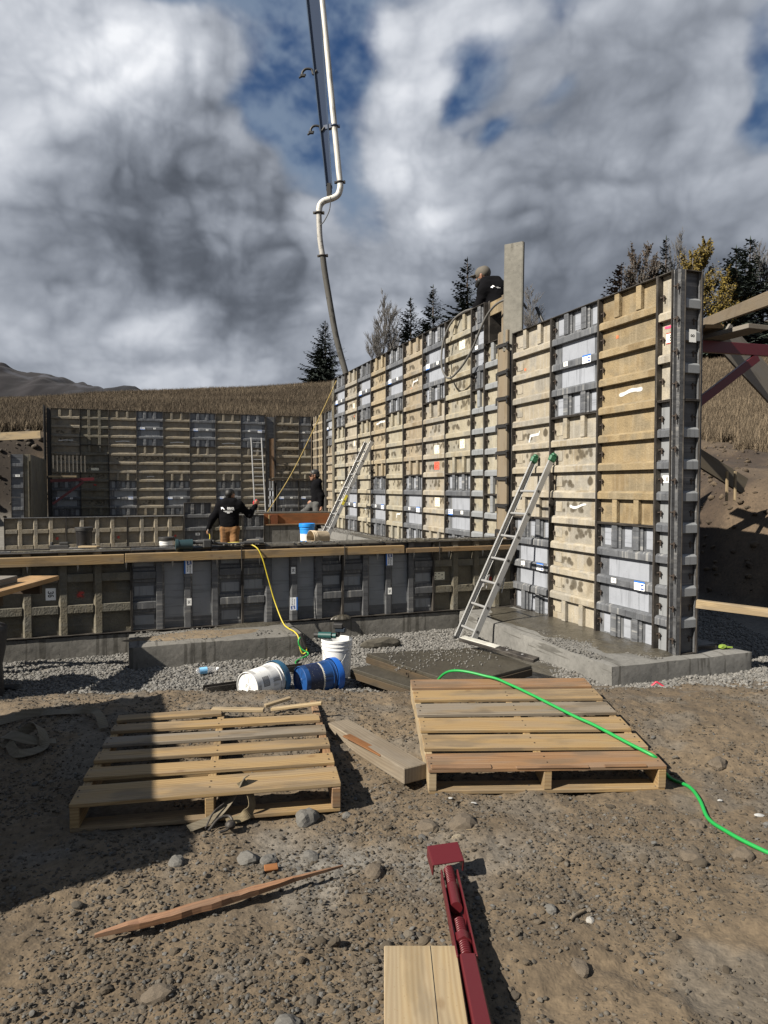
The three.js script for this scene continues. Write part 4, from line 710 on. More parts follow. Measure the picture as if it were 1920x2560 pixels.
// ---------------------------------------------------------------- concrete footings
const conc = M.conc, concD = std({ map: concTex, bumpMap: concBump, bumpScale: 0.006, roughness: 0.9, color: new THREE.Color(0.85, 0.83, 0.8) });
function rough(w, h, d, seed, amp = 0.006) {   // cast block with slightly uneven faces and worn arrises
  const g0 = new THREE.BoxGeometry(w, h, d, Math.max(2, Math.round(w / 0.09)), Math.max(2, Math.round(h / 0.07)), Math.max(2, Math.round(d / 0.09)));
  g0.deleteAttribute('uv'); g0.deleteAttribute('normal'); const g = mergeVertices(g0, 1e-5), p = g.attributes.position;
  for (let i = 0; i < p.count; i++) { const x = p.getX(i), y = p.getY(i), z = p.getZ(i); const n = (k) => (fbm3(x * 3 + k, y * 3, z * 3, 3, seed) - 0.5) * amp * 2; const ed = (Math.abs(Math.abs(x) - w / 2) < 1e-4) + (Math.abs(Math.abs(y) - h / 2) < 1e-4) + (Math.abs(Math.abs(z) - d / 2) < 1e-4) > 1 ? 0.012 * (0.3 + vn3(x * 14, y * 14, z * 14, seed)) : 0; p.setXYZ(i, x + n(0) - Math.sign(x) * ed * 0.7, y + n(5) - Math.sign(y) * ed, z + n(9) - Math.sign(z) * ed * 0.7); }
  const q = toCreasedNormals(g, 0.6); q.userData.keep = true; return metreUV(q, 0);
}
function blockAt(name, label, cat, x0, x1, y0, y1, z0, z1, mat, seed, amp) { const o = part(numbered(name), rough(x1 - x0, y1 - y0, z1 - z0, seed, amp), mat, scene); o.position.copy(B((x0 + x1) / 2, (y0 + y1) / 2, (z0 + z1) / 2)); o.rotation.y = TH; o.userData = { label, category: cat }; return o; }
const FOOT = blockAt('concrete_footing', 'pale concrete footing under the tall right wall, its end streaked with dark drips', 'footing', -0.85, 0.82, -0.55, 0, -1.1, 3.13, conc, 1);
blockAt('concrete_footing', 'narrow concrete footing under the low front wall', 'footing', -10.2, -0.856, -0.55, -0.002, -0.45, 0.055, concD, 2);
blockAt('concrete_footing', 'concrete step jutting out of the low front wall, dirt on its top', 'footing', -4.92, -3.10, -0.55, -0.004, 0.06, 0.80, concD, 3);
blockAt('concrete_footing', 'raised concrete footing under the long wall, sunlit beside the aluminium ladder', 'footing', -0.5, 0.82, -0.5, 0.597, -8.42, -1.2, conc, 4);
blockAt('concrete_footing', 'grey concrete face below the orange timber board', 'footing', -1.80, -0.51, -0.5, 0.70, -9.2, -8.48, concD, 5);
blockAt('concrete_footing', 'concrete footing along the foot of the far wall', 'footing', -7.6, 2.6, -0.3, 0.597, -18.9, -17.0, concD, 6);
{
  const t = thing('timber_bulkhead', 'orange timber board set on edge above the grey concrete face', 'board', B(-1.80, 0.702, -8.5), TH);
  part('board', bx(1.62, 0.26, 0.04, 0.81, 0.13, -0.03, 0.003), woodMat('red', 0xffc890), t); part('cleat', bx(0.17, 0.25, 0.04, 0.24, 0.126, 0.012, 0.003), woodMat('red', 0xe0a070), t); part('cleat', bx(0.03, 0.24, 0.03, 0.12, 0.12, 0.008, 0.003), woodMat('pine'), t); part('ledger', bx(1.62, 0.03, 0.07, 0.81, 0.0, 0.02, 0.003), woodMat('red'), t); part('top_slab', bx(1.9, 0.03, 0.8, 0.75, 0.272, -0.45, 0.006), M.wet, t);
}
// wet concrete spilt on the footings: low irregular mounds
function puddle(lx, y, lz, rx, rz, h, seed, rag = 0.5, mat = M.wet, nm = 'wet_concrete', lab = 'wet concrete slurry spilt on the footing') {
  const P = [], I = [], N = 56, Rr = 9; P.push(0, h, 0);
  for (let r = 1; r <= Rr; r++) for (let i = 0; i < N; i++) { const a = i / N * 6.2832, e = 1 - rag / 2 + rag * (fbm2(Math.cos(a) * 1.6 + 5, Math.sin(a) * 1.6 + 5, 4, 0, seed) * 2 - 0.5), f = r / Rr; const x = Math.cos(a) * rx * e * f, z = Math.sin(a) * rz * e * f; P.push(x, r === Rr ? -0.004 : h * (1 - f ** 2.2) * (0.6 + 0.8 * fbm2(x * 9, z * 9, 3, 0, seed + 1)) + 0.002, z); }
  for (let i = 0; i < N; i++) I.push(0, 1 + (i + 1) % N, 1 + i);
  for (let r = 1; r < Rr; r++) for (let i = 0; i < N; i++) { const a = 1 + (r - 1) * N + i, b = 1 + (r - 1) * N + (i + 1) % N, c = a + N, d = b + N; I.push(a, b, d, a, d, c); }
  const g = new THREE.BufferGeometry(); g.setAttribute('position', new THREE.Float32BufferAttribute(P, 3)); g.setIndex(I); g.computeVertexNormals();
  const m = metreUVsmooth(g); const o = part(numbered(nm), m, mat, scene); o.position.copy(B(lx, y, lz)); o.rotation.y = TH; o.userData = { kind: 'stuff', label: lab };
  return o;
}
function metreUVsmooth(g) { const p = g.attributes.position, uv = new Float32Array(p.count * 2); for (let i = 0; i < p.count; i++) { uv[i * 2] = p.getX(i); uv[i * 2 + 1] = p.getZ(i); } g.setAttribute('uv', new THREE.BufferAttribute(uv, 2)); return g; }
puddle(-0.28, 0.001, 0.85, 0.42, 0.75, 0.02, 11, 0.35); puddle(-0.24, 0.001, 1.75, 0.45, 0.75, 0.02, 12, 0.5); puddle(-0.24, 0.001, 2.55, 0.32, 0.40, 0.035, 13, 0.45); puddle(-0.14, 0.001, 2.90, 0.14, 0.11, 0.045, 14, 0.3);
puddle(-3.6, -0.003, 0.14, 0.45, 0.09, 0.035, 16, 0.5); puddle(-2.45, -0.002, 0.06, 0.12, 0.05, 0.05, 17, 0.5); puddle(-0.35, 0.61, -4.0, 0.1, 2.2, 0.03, 18, 0.4);
puddle(-1.15, -0.24, 2.2, 0.5, 0.9, 0.05, 19, 0.6);
for (const [x, w] of [[-3.9, 0.5], [-3.1, 0.6], [-2.2, 0.5], [-1.5, 0.4]]) puddle(x, 0.865 + 0.055, -0.03, w, 0.10, 0.03, 30 + Math.round(-x * 3), 0.5);
const soilMat = std({ map: wetTex, bumpMap: concBump, bumpScale: 0.008, color: new THREE.Color(2.3, 1.95, 1.6), roughness: 0.95 });
puddle(-4.2, -0.004, 0.42, 0.62, 0.24, 0.008, 61, 0.5, soilMat, 'dirt', 'thin brown dirt on the concrete step');
{
  const L = [], k = () => { const q = rr(0.6, 1.25); return [0.3 * q, 0.29 * q, 0.27 * q]; };
  const put = (n, x0, x1, z0, z1, y, f = () => true) => { for (let i = 0; i < n; i++) { const lx = rr(x0, x1), lz = rr(z0, z1); if (!f(lx, lz)) continue; const s = 0.004 + 0.011 * rnd() ** 2, p = B(lx, y + s * 0.3, lz); L.push([p.x, p.y, p.z, s, k()]); } };
  put(2600, -0.84, -0.1, 1.5, 3.05, 0.0, (a, b) => fbm2(a * 4, b * 3, 3, 0, 3) > 0.5); put(900, -4.85, -3.15, 0.07, 0.7, -0.004, (a, b) => fbm2(a * 4, b * 4, 3, 0, 4) > 0.52); put(700, -4.3, -0.7, -0.12, 0.1, 0.94, (a) => fbm2(a * 5, 2, 3, 0, 5) > 0.45);
  put(800, -0.5, -0.05, -8, -2, 0.6); put(500, -0.5, 0.6, 3.15, 3.5, -0.2);
  scatter('rubble', stoneGeo(31, 0, 0.85), stoneMat, L);
}

// ---------------------------------------------------------------- planks and tools on the low wall
function plankThing(name, label, cat, geo, mat, group) { return single(name, geo, mat, label, cat, group); }
const inB = (g) => { g.rotateY(TH); g.translate(OX, 0, OZ); return g; };
plankThing('timber_plank', 'pine plank along the top of the low wall, left of the butt joint', 'plank', inB(bx(4.2, 0.098, 0.088, -7.05, 0.825, 0.098)), woodMat('pine'));
{
  const t = thing('timber_plank', 'pine plank along the middle of the low wall with concrete crumbs on it', 'plank', V(OX, 0, OZ), TH);
  part('plank', bx(3.28, 0.095, 0.088, -3.30, 0.832, 0.1), woodMat('pine'), t);
  for (const x of [-3.68, -2.44]) part('strap', bx(0.012, 0.26, 0.006, x, 0.78, 0.148, 0.001), M.rail, t);
}
{
  const t = thing('timber_plank', 'thinner plank on the right part of the low wall, reaching to the ladder', 'plank', V(OX, 0, OZ), TH);
  part('plank', bx(1.55, 0.055, 0.09, -0.86, 0.812, 0.1), woodMat('old', 0xffe8c8), t); part('strap', bx(0.012, 0.24, 0.006, -1.18, 0.79, 0.149, 0.001), M.rail, t);
}
for (let i = 0; i < 13; i++) { /* steel hangers under the planks */ const x = -6.4 + i * 0.49; const o = part(numbered('hanger_clip'), inB((() => { const g = new THREE.ConeGeometry(0.014, 0.085, 6); g.rotateX(Math.PI); g.translate(x, 0.735, 0.062); return g; })()), M.alu, scene); o.userData = { label: 'small pointed steel clip hanging under the planks of the low wall', category: 'clip', group: 'steel clips under the low wall planks' }; }
{
  const t = thing('power_tool', 'dark teal concrete vibrator lying on the low wall, left of the worker', 'power tool', B(-4.36, 0.93, 0.02), TH); const teal = std({ color: new THREE.Color(0.012, 0.032, 0.036), roughness: 0.45 });
  part('motor', [cyl(0.055, 0.06, 0.16, 0, 0, 0, 18).rotateZ(Math.PI / 2).translate(0.06, 0.03, 0.06), cyl(0.064, 0.064, 0.03, 0, 0, 0, 18).rotateZ(Math.PI / 2).translate(-0.03, 0.03, 0.06)], teal, t);
  part('grip', [bx(0.16, 0.035, 0.05, 0.20, 0.05, 0.06, 0.012), bx(0.10, 0.10, 0.07, 0.30, 0.035, 0.06, 0.014), bx(0.03, 0.05, 0.05, 0.37, 0.05, 0.06, 0.01)], M.rubber, t);
  part('shaft', [tube([[0.34, 0.04, 0.05], [0.55, 0.02, 0.04], [0.72, 0.025, 0.05]], 0.018, 24, 8), rod([0.72, 0.03, 0.05], [0.95, 0.03, 0.05], 0.024, 10)], M.rubber, t);
}
single('wooden_float', inB(merge([bx(0.28, 0.02, 0.09, -3.52, 0.945, 0.04, 0.004), rod([-3.6, 0.985, 0.04], [-3.46, 0.985, 0.04], 0.014, 8)])), woodMat('grey'), 'small grey wooden float on the low wall beside the crumbs', 'tool');
{ // gloved stake head by the worker's cord
  const t = thing('stake_head', 'short round peg sticking up behind the low wall at the foot of the yellow cord', 'peg', B(-4.02, 0.86, -0.2), TH); part('peg', lathe([[0, 0], [0.035, 0], [0.04, 0.06], [0.036, 0.10], [0.02, 0.125], [0, 0.128]], 16), woodMat('red', 0xc0a090), t);
}
// ---------------------------------------------------------------- ladders
function ladder(name, label, foot, top, width, o = {}) {     // foot and top: middle points in building axes; rails lie +-width/2 along lz
  const t = thing(name, label, 'ladder', B(foot[0], foot[1], foot[2]), TH + (o.turn ?? 0));
  const dx = top[0] - foot[0], dy = top[1] - foot[1], L = Math.hypot(dx, dy), ax = -Math.atan2(dx, dy), w2 = width / 2;
  const inner = new THREE.Matrix4().makeRotationZ(ax), put = (g) => { g.applyMatrix4(inner); return g; };
  const rw = o.rail ?? 0.072;
  for (const s of [-1, 1]) part('rail', put(merge([bx(rw, L, 0.004, 0, L / 2, s * w2, 0.001, 1), bx(0.005, L, 0.026, -rw / 2 + 0.003, L / 2, s * (w2 - 0.012), 0.001, 1), bx(0.005, L, 0.026, rw / 2 - 0.003, L / 2, s * (w2 - 0.012), 0.001, 1)])), M.alu, t);
  const n = Math.floor((L - 0.1) / 0.305); for (let i = 0; i < n; i++) { const y = 0.17 + i * 0.305; part('rung', put(rod([0, y, -w2 - 0.006], [0, y, w2 + 0.006], o.rung ?? 0.016, 10)), M.alu, t); for (const s of [-1, 1]) part('rung_end', put((() => { const g = cyl(0.017, 0.017, 0.003, 0, 0, 0, 12); g.rotateX(Math.PI / 2); g.translate(0, y, s * (w2 + 0.0045)); return g; })()), M.black, t); }
  if (o.caps) for (const s of [-1, 1]) part('end_cap', put(merge([bx(rw + 0.022, 0.085, 0.05, 0.0, L - 0.02, s * (w2 - 0.008), 0.016), bx(rw + 0.006, 0.05, 0.046, 0.006, L + 0.03, s * (w2 - 0.008), 0.018)])), std({ color: new THREE.Color(0.012, 0.10, 0.045), roughness: 0.5 }), t);
  for (const s of [-1, 1]) part('foot', put(bx(rw + 0.012, 0.03, 0.04, 0, 0.01, s * (w2 - 0.006), 0.006)), M.rubber, t);
  if (o.label) part('sticker', put(bx(0.05, 0.22, 0.003, 0, L * 0.56, w2 + 0.004, 0.001)), std({ color: new THREE.Color(0.62, 0.52, 0.05) }), t);
  if (o.lock) for (const s of [-1, 1]) { part('rung_lock', put(merge([bx(0.02, 0.16, 0.012, 0.05, L * 0.32, s * (w2 - 0.02), 0.003), rod([0.06, L * 0.36, s * (w2 - 0.02)], [0.10, L * 0.29, s * (w2 - 0.02)], 0.006, 6)])), M.alu, t); }
  return t;
}
ladder('ladder', 'aluminium ladder with green end caps leaning on the tall right wall', [-1.165, -0.235, 0.80], [-0.075, 1.97, 0.62], 0.42, { caps: true, lock: true });
ladder('ladder', 'aluminium ladder with a yellow sticker leaning on the long wall further back', [-1.45, -0.2, -5.75], [-0.10, 2.55, -5.75], 0.40, { label: true, rail: 0.08 });
{
  const t = thing('ladder', 'slim two-rail ladder leaning on the far wall behind the pointing worker', 'ladder', B(-0.33, 0.6, -17.05), TH + Math.PI / 2); const L = Math.hypot(2.8, 0.75), m = new THREE.Matrix4().makeRotationZ(-Math.atan2(0.75, 2.8));
  const put = (g) => { g.applyMatrix4(m); return g; };
  for (const s of [-1, 1]) part('rail', put(bx(0.06, L, 0.035, 0, L / 2, s * 0.19, 0.004)), M.alu, t);
  for (let i = 0; i < 9; i++) part('rung', put(rod([0, 0.15 + i * 0.32, -0.19], [0, 0.15 + i * 0.32, 0.19], 0.014, 8)), M.alu, t);
}
// ---------------------------------------------------------------- pallets
function pallet(label, pos, yaw, tilt, w, d, boards, mats, o = {}) {
  const t = thing('pallet', label, 'pallet', pos, 0); t.rotation.set(tilt, yaw, o.roll ?? 0, 'YXZ');
  const sh = o.sh ?? 0.089, pick = () => woodMat(mats[Math.floor(rnd() * mats.length)]);
  const bh = 0.019;
  for (const [x, s0, s1] of o.stringers ?? [[-w / 2 + 0.02, 0, d], [0, 0, d], [w / 2 - 0.02, 0, d]]) part('stringer', bx(0.038, sh, s1 - s0, x, bh + sh / 2, -(s0 + s1) / 2, 0.003), pick(), t);
  for (const z of o.bottom ?? [0.05, d * 0.37, d * 0.65, d - 0.06]) part('bottom_board', bx(w - 0.004, bh, 0.095, 0, bh / 2, -z, 0.003), pick(), t);
  boards.forEach(([z, bw, k, x0 = 0, x1 = w, dy = 0, ry = 0], i) => { const g = bx(x1 - x0, bh, bw, 0, 0, 0, 0.003); g.rotateY(ry + rr(-0.007, 0.007)); g.rotateZ(rr(-0.004, 0.004)); g.translate((x0 + x1) / 2 - w / 2, bh * 1.5 + sh + dy, -z); part('deck_board', g, woodMat(k), t); });
  const nail = cyl(0.004, 0.004, 0.002, 0, 0, 0, 8); for (const [z, bw] of boards) for (const x of [-w / 2 + 0.02, 0, w / 2 - 0.02]) for (const q of [-0.03, 0.03]) { const m = part('nail', nail, M.pin, t); m.position.set(x + rr(-0.008, 0.008), bh * 2 + sh + 0.0012, -z + q); }
  return t;
}
const PR = pallet('wooden pallet on the right with the green cord lying across it', V(0.755, 0.20, -3.226), 0.03, 0.062, 1.105, 1.235, [[0.08, 0.165, 'red'], [0.295, 0.162, 'pine'], [0.515, 0.165, 'pine'], [0.735, 0.162, 'old'], [0.955, 0.162, 'pine'], [1.155, 0.15, 'red']], ['pine', 'pale']);
part('splinter', [bx(0.28, 0.012, 0.035, -0.40, 0.128, -0.012, 0.004), bx(0.34, 0.010, 0.022, 0.02, 0.126, -0.004, 0.004), bx(0.2, 0.010, 0.02, 0.36, 0.127, -0.006, 0.004)], woodMat('old', 0xffd8b8), PR);
pallet('broken wooden pallet on the left, half in shadow with split boards at its back', V(-0.735, 0.20, -2.945), 0.179, 0.012, 1.115, 1.12, [[0.09, 0.18, 'pine'], [0.305, 0.115, 'pine'], [0.505, 0.11, 'pine'], [0.70, 0.11, 'old'], [0.89, 0.10, 'pine', 0, 1.1], [1.055, 0.085, 'pine', 0, 0.56, 0.004, 0.05], [1.07, 0.04, 'pale', 0.5, 0.8, 0.012, -0.22]], ['pine', 'pine', 'red'], { sh: 0.088, stringers: [[-0.537, 0, 1.1], [0.0, 0, 1.1], [0.537, 0, 1.24]], bottom: [0.05, 0.52, 0.78, 1.05] });
for (const [x, z, l, r, lab] of [[-0.62, -4.10, 0.16, 0.5, 'short split pine piece leaning at the back of the left pallet'], [-0.50, -4.02, 0.30, -0.1, 'long pine sliver at the back of the left pallet']]) single('wood_scrap', (() => { const g = bx(l, 0.018, 0.03, 0, 0, 0, 0.003); g.rotateZ(0.15); g.rotateY(r); g.translate(x, 0.36, z); return g; })(), woodMat('pale'), lab, 'wood scrap');
single('lumber_block', (() => { const g = bx(0.78, 0.075, 0.13, 0, 0, 0, 0.004); g.rotateZ(0.01); g.rotateY(-1.025); g.translate(-0.055, 0.268, -3.61); return g; })(), woodMat('grey', 0xfff4e4), 'weathered grey timber offcut lying between the two pallets', 'timber');
part('fresh_split', (() => { const g = bx(0.34, 0.008, 0.05, 0, 0, 0, 0.004); return g; })(), woodMat('pale', 0xc09060), scene.getObjectByName('lumber_block')).position.set(-0.10, 0.302, -3.57);
scene.getObjectByName('lumber_block').children[0].rotation.y = -0.95;
{ // split stake in the dirt
  const pts = [], n = 26, P = [], I = []; // tapered splintered stick
  for (let i = 0; i <= n; i++) { const u = i / n, x = lerp(-0.41, 0.43, u), w = 0.036 * (u < 0.16 ? 0.35 + u * 4 : u > 0.55 ? Math.max(0.1, 1 - (u - 0.55) * 1.9) : 1) * (0.9 + 0.25 * vn2(u * 20, 3)), h = 0.022 * (u < 0.1 ? 0.5 + u * 5 : u > 0.6 ? 1 - (u - 0.6) * 1.6 : 1); const dz = 0.012 * Math.sin(u * 5) + (vn2(u * 14, 7) - 0.5) * 0.006; for (const [a, b] of [[-1, 0], [1, 0.1], [1, 1], [-1, 0.85]]) P.push(x, b * h * (0.85 + 0.3 * vn2(u * 30, a + b)), dz + a * w / 2 * (1 + 0.12 * (vn2(u * 40, a * 3) - 0.5))); }
  for (let i = 0; i < n; i++) for (let k = 0; k < 4; k++) { const a = i * 4 + k, b = i * 4 + (k + 1) % 4; I.push(a, b, b + 4, a, b + 4, a + 4); } I.push(0, 1, 2, 0, 2, 3, n * 4, n * 4 + 2, n * 4 + 1, n * 4, n * 4 + 3, n * 4 + 2);
  const g = new THREE.BufferGeometry(); g.setAttribute('position', new THREE.Float32BufferAttribute(P, 3)); g.setIndex(I); const q = metreUV(g.toNonIndexed(), 0); q.rotateZ(0.02); q.rotateY(0.45); q.translate(-0.53, 0.225, -2.335);
  single('broken_stake', q, std({ map: W.red, bumpMap: W.red, bumpScale: 0.002, color: new THREE.Color(1.15, 1.0, 0.95), side: THREE.DoubleSide }), 'splintered reddish wooden stake lying across the dirt in front', 'stake');
}
single('wood_plank', bx(0.212, 0.04, 1.4, 0.106, 0.252, -1.335, 0.003, 2), woodMat('pale'), 'pale wide plank running out of the bottom edge beside the red jack', 'plank');
part('wood_crack', [bx(0.0016, 0.002, 0.62, 0.135, 0.2725, -1.72, 0.0004)], M.black, scene.getObjectByName('wood_plank'));
{ // red screw jack
  const t = thing('screw_jack', 'dark red steel brace with a screw jack at its tip, lying beside the pale plank', 'screw jack', V(0.236, 0.225, -2.0), 0), th = M.redSteel; t.rotation.y = 0.02;
  part('tube', [bx(0.047, 0.055, 1.3, 0.004, 0.028, 0.66, 0.004)], th, t);
  for (const z of [0.33, 0.5, 0.74]) part('bolt', [cyl(0.009, 0.009, 0.006, 0.006, 0.058, z, 6), cyl(0.004, 0.004, 0.012, 0.006, 0.06, z, 8)], M.alu, t);
  part('fork', [bx(0.006, 0.045, 0.46, -0.026, 0.03, -0.21, 0.002), bx(0.006, 0.045, 0.46, 0.030, 0.03, -0.21, 0.002), bx(0.06, 0.006, 0.40, 0.002, 0.006, -0.2, 0.002)], th, t);
  const thread = (z0, z1, r) => { const g = [cyl(r * 0.86, r * 0.86, z1 - z0, 0, 0, 0, 14).rotateX(Math.PI / 2).translate(0.002, 0.034, (z0 + z1) / 2)]; for (let z = z0 + 0.005; z < z1; z += 0.010) { const q = new THREE.TorusGeometry(r * 0.9, 0.0032, 6, 16); q.rotateY(0.08); q.translate(0.002, 0.034, z); g.push(q); } return g; };
  part('screw', thread(-0.17, 0.0, 0.017), th, t); part('screw', thread(-0.47, -0.36, 0.017), th, t);
  part('nut', [cyl(0.026, 0.026, 0.035, 0, 0, 0, 6).rotateX(Math.PI / 2).translate(0.002, 0.034, -0.075), cyl(0.02, 0.02, 0.12, 0, 0, 0, 12).rotateX(Math.PI / 2).translate(0.002, 0.034, -0.30)], th, t);
  part('head_plate', (() => { const g = merge([bx(0.11, 0.006, 0.085, 0, 0.03, 0, 0.0015), bx(0.006, 0.05, 0.085, -0.055, 0.007, 0, 0.0015), bx(0.006, 0.05, 0.085, 0.055, 0.007, 0, 0.0015)]); g.rotateY(0.16); g.rotateX(0.35); g.translate(-0.005, 0.045, -0.515); return g; })(), th, t);
}
// ---------------------------------------------------------------- buckets
const plasticW = std({ color: new THREE.Color(0.58, 0.58, 0.57), roughness: 0.42 }), plasticB = std({ color: new THREE.Color(0.010, 0.10, 0.42), roughness: 0.38 }), plasticT = std({ color: new THREE.Color(0.02, 0.085, 0.155), roughness: 0.45 });
const scuffTex = tex(512, 512, 1, 1, (u, v) => { const s = fbm2(u * 9, v * 9, 5, 9, 61), st = fbm2(u * 40, v * 12, 4, [40, 12], 62); const m = sstep(0.56, 0.66, s) * 0.55 + sstep(0.6, 0.72, st) * 0.4; return C3(mix3([1.15, 1.15, 1.13], [0.30, 0.28, 0.25], clamp(m))); }, true);
const scuffed = (c) => std({ map: scuffTex, color: c, roughness: 0.45 });
const bucketProf = (h = 0.37) => [[0, 0.012], [0.122, 0.012], [0.124, 0], [0.130, 0.003], [0.1305, 0.02], [0.143, h * 0.74], [0.149, h * 0.74], [0.149, h * 0.765], [0.144, h * 0.77], [0.145, h * 0.83], [0.151, h * 0.835], [0.151, h * 0.86], [0.146, h * 0.865], [0.147, h * 0.93], [0.153, h * 0.935], [0.153, h * 0.985], [0.147, h], [0.143, h * 0.99], [0.128, 0.03], [0, 0.026]];
function bucket(name, label, body, o = {}) {
  const t = thing(name, label, 'bucket', V(0, 0, 0), 0); const h = 0.37;
  part('body', toCreasedNormals(lathe(bucketProf(h), 56), 0.5), body, t);
  if (o.lid) part('lid', lathe([[0, h + 0.004], [0.13, h + 0.004], [0.134, h + 0.014], [0.156, h + 0.014], [0.161, h + 0.006], [0.162, h - 0.05], [0.158, h - 0.055], [0.156, h - 0.02], [0.15, h - 0.004], [0, h - 0.006]], 48), o.lid, t);
  if (o.boss) part('boss', [(() => { const g = new THREE.TorusGeometry(0.028, 0.003, 8, 28); g.rotateX(Math.PI / 2); g.translate(0, 0.011, 0); return g; })(), (() => { const g = new THREE.TorusGeometry(0.016, 0.003, 8, 24); g.rotateX(Math.PI / 2); g.translate(0, 0.011, 0); return g; })()], o.bossMat ?? body, t);
  if (o.handle) part('handle', tube(o.handle, 0.0028, 50, 6), M.alu, t);
  if (o.wrap) { const g = new THREE.CylinderGeometry(0.1405, 0.134, 0.2, 48, 1, true, o.wrap[1], o.wrap[2]); g.translate(0, 0.145, 0); part('label_print', g, o.wrap[0], t); }
  return t;
}
const wrapW = std({ roughness: 0.5, map: canvasTex(512, 256, (g, w, h) => { g.fillStyle = '#dcdcd8'; g.fillRect(0, 0, w, h); g.fillStyle = '#1a1a1c'; g.fillRect(300, 20, 40, 110); g.fillRect(300, 140, 40, 40); g.strokeStyle = '#1a1a1c'; g.lineWidth = 9; g.beginPath(); g.arc(230, 170, 40, 0, 6.3); g.stroke(); g.font = 'bold 54px sans-serif'; g.fillText('2', 216, 190); g.fillRect(200, 60, 60, 34); g.fillRect(216, 36, 26, 26); g.lineWidth = 3; for (let i = 0; i < 5; i++) g.strokeRect(190, 222 + i * 6, 150, 2); }) });
const wrapB = std({ roughness: 0.5, map: canvasTex(512, 256, (g, w, h) => { g.fillStyle = '#c9c4b2'; g.fillRect(0, 0, w, h); g.fillStyle = '#101a33'; g.fillRect(150, 90, 362, 166); g.fillStyle = '#1c2d55'; g.fillRect(0, 60, 150, 196); g.fillStyle = '#d8d2be'; g.fillRect(20, 80, 90, 20); g.fillRect(20, 112, 70, 12); g.fillRect(170, 30, 300, 14); g.fillStyle = '#2c2c2c'; for (let i = 0; i < 14; i++) g.fillRect(180 + i * 18, 54, 8, 16); const q = mulberry(3); g.fillStyle = 'rgba(170,160,140,.7)'; for (let i = 0; i < 90; i++) g.fillRect(q() * w, q() * h, 2 + q() * 9, 2 + q() * 3); }) });
const codeW = std({ roughness: 0.5, map: canvasTex(512, 256, (g, w, h) => { g.fillStyle = '#d6d6d3'; g.fillRect(0, 0, w, h); g.fillStyle = '#202024'; g.fillRect(300, 130, 150, 90); g.fillStyle = '#d6d6d3'; for (let i = 0; i < 10; i++) g.fillRect(306 + i * 14, 136, 5, 78); g.strokeStyle = '#8a8a90'; g.lineWidth = 3; const q = mulberry(8); for (let i = 0; i < 26; i++) { g.beginPath(); const x = q() * w, y = q() * h; g.moveTo(x, y); g.lineTo(x + q() * 60, y + q() * 20 - 10); g.stroke(); } }) });
// lying on its side: bottom disc towards (dx, dz)
function layDown(t, x, y, z, yaw, roll = 0) { t.position.set(x, y, z); t.rotation.set(0, yaw, -Math.PI / 2, "YXZ"); t.rotateY(roll); }
layDown(bucket('bucket', 'white bucket with dark blue lid lying on its side in the gravel', scuffed(new THREE.Color(1, 1, 1)), { lid: plasticT, boss: true, bossMat: scuffed(new THREE.Color(1, 1, 1)), wrap: [codeW, 4.3, 2.2] }), -1.175, -0.105, -6.03, 0.95, 0);
layDown(bucket('bucket', 'blue bucket lying on its side beside the standing white one', scuffed(new THREE.Color(0.014, 0.085, 0.30)), { lid: plasticB, boss: true, bossMat: scuffed(new THREE.Color(0.014, 0.085, 0.30)), wrap: [wrapB, 3.8, 3.2] }), -0.755, -0.125, -6.30, 0.62, 0);
// the two lie with their bottoms towards the viewer's left
{
  const t = bucket('bucket', 'white bucket standing upright with a cordless drill on its rim', plasticW, { wrap: [wrapW, -1.2, 2.4], handle: [[-0.14, 0.28, 0.06], [-0.1, 0.20, 0.135], [0.0, 0.14, 0.165], [0.06, 0.18, 0.15], [0.12, 0.29, 0.08]] }); t.position.set(-0.46, -0.23, -6.86);
  for (let k = 0; k < 2; k++) { }
}
{
  const t = thing('cordless_drill', 'dark green cordless drill lying across the rim of the standing white bucket', 'drill', V(-0.57, 0.165, -6.83), -0.2), teal = std({ color: new THREE.Color(0.010, 0.055, 0.05), roughness: 0.45 });
  part('body', [cyl(0.032, 0.035, 0.13, 0, 0, 0, 16).rotateZ(Math.PI / 2).translate(0.0, 0.01, 0), cyl(0.022, 0.028, 0.05, 0, 0, 0, 14).rotateZ(Math.PI / 2).translate(0.085, 0.01, 0)], teal, t); part('chuck', [cyl(0.026, 0.024, 0.045, 0, 0, 0, 14).rotateZ(Math.PI / 2).translate(-0.085, 0.01, 0)], M.black, t);
  part('grip', [bx(0.045, 0.10, 0.038, 0.12, 0.045, -0.02, 0.012), bx(0.10, 0.05, 0.075, 0.13, 0.105, -0.02, 0.01)], M.black, t); part('battery', bx(0.10, 0.045, 0.075, 0.15, 0.065, -0.03, 0.008), std({ color: new THREE.Color(0.012, 0.02, 0.03), roughness: 0.5 }), t);
}
{ const t = bucket('bucket', 'blue and white bucket inside the dig next to the lying tan pail', std({ color: new THREE.Color(0.02, 0.22, 0.62), roughness: 0.45 }), { lid: plasticB, wrap: [plasticW, 0, 6.283] }); t.position.set(-1.53, 0.50, -14.1); t.children.find((m) => m.name === 'lid').material = std({ color: new THREE.Color(0.01, 0.19, 0.55), roughness: 0.4 }); }
layDown(bucket('bucket', 'concrete-stained tan pail lying on its side by the ladder foot', std({ map: scuffTex, color: new THREE.Color(0.75, 0.62, 0.45) }), {}), -1.12, 0.62, -13.85, -2.5);
{ const t = bucket('bucket', 'black bucket with a white label standing on the white board inside the dig', std({ color: new THREE.Color(0.012, 0.011, 0.011), roughness: 0.35 }), { lid: M.black, wrap: [plasticW, 3.6, 1.3] }); t.position.set(-5.63, 0.47, -13.3); }
{ const t = bucket('bucket', 'black-lidded white bucket showing only its top behind the low wall', plasticW, { lid: M.black }); t.position.set(-4.45, 0.20, -14.5); }
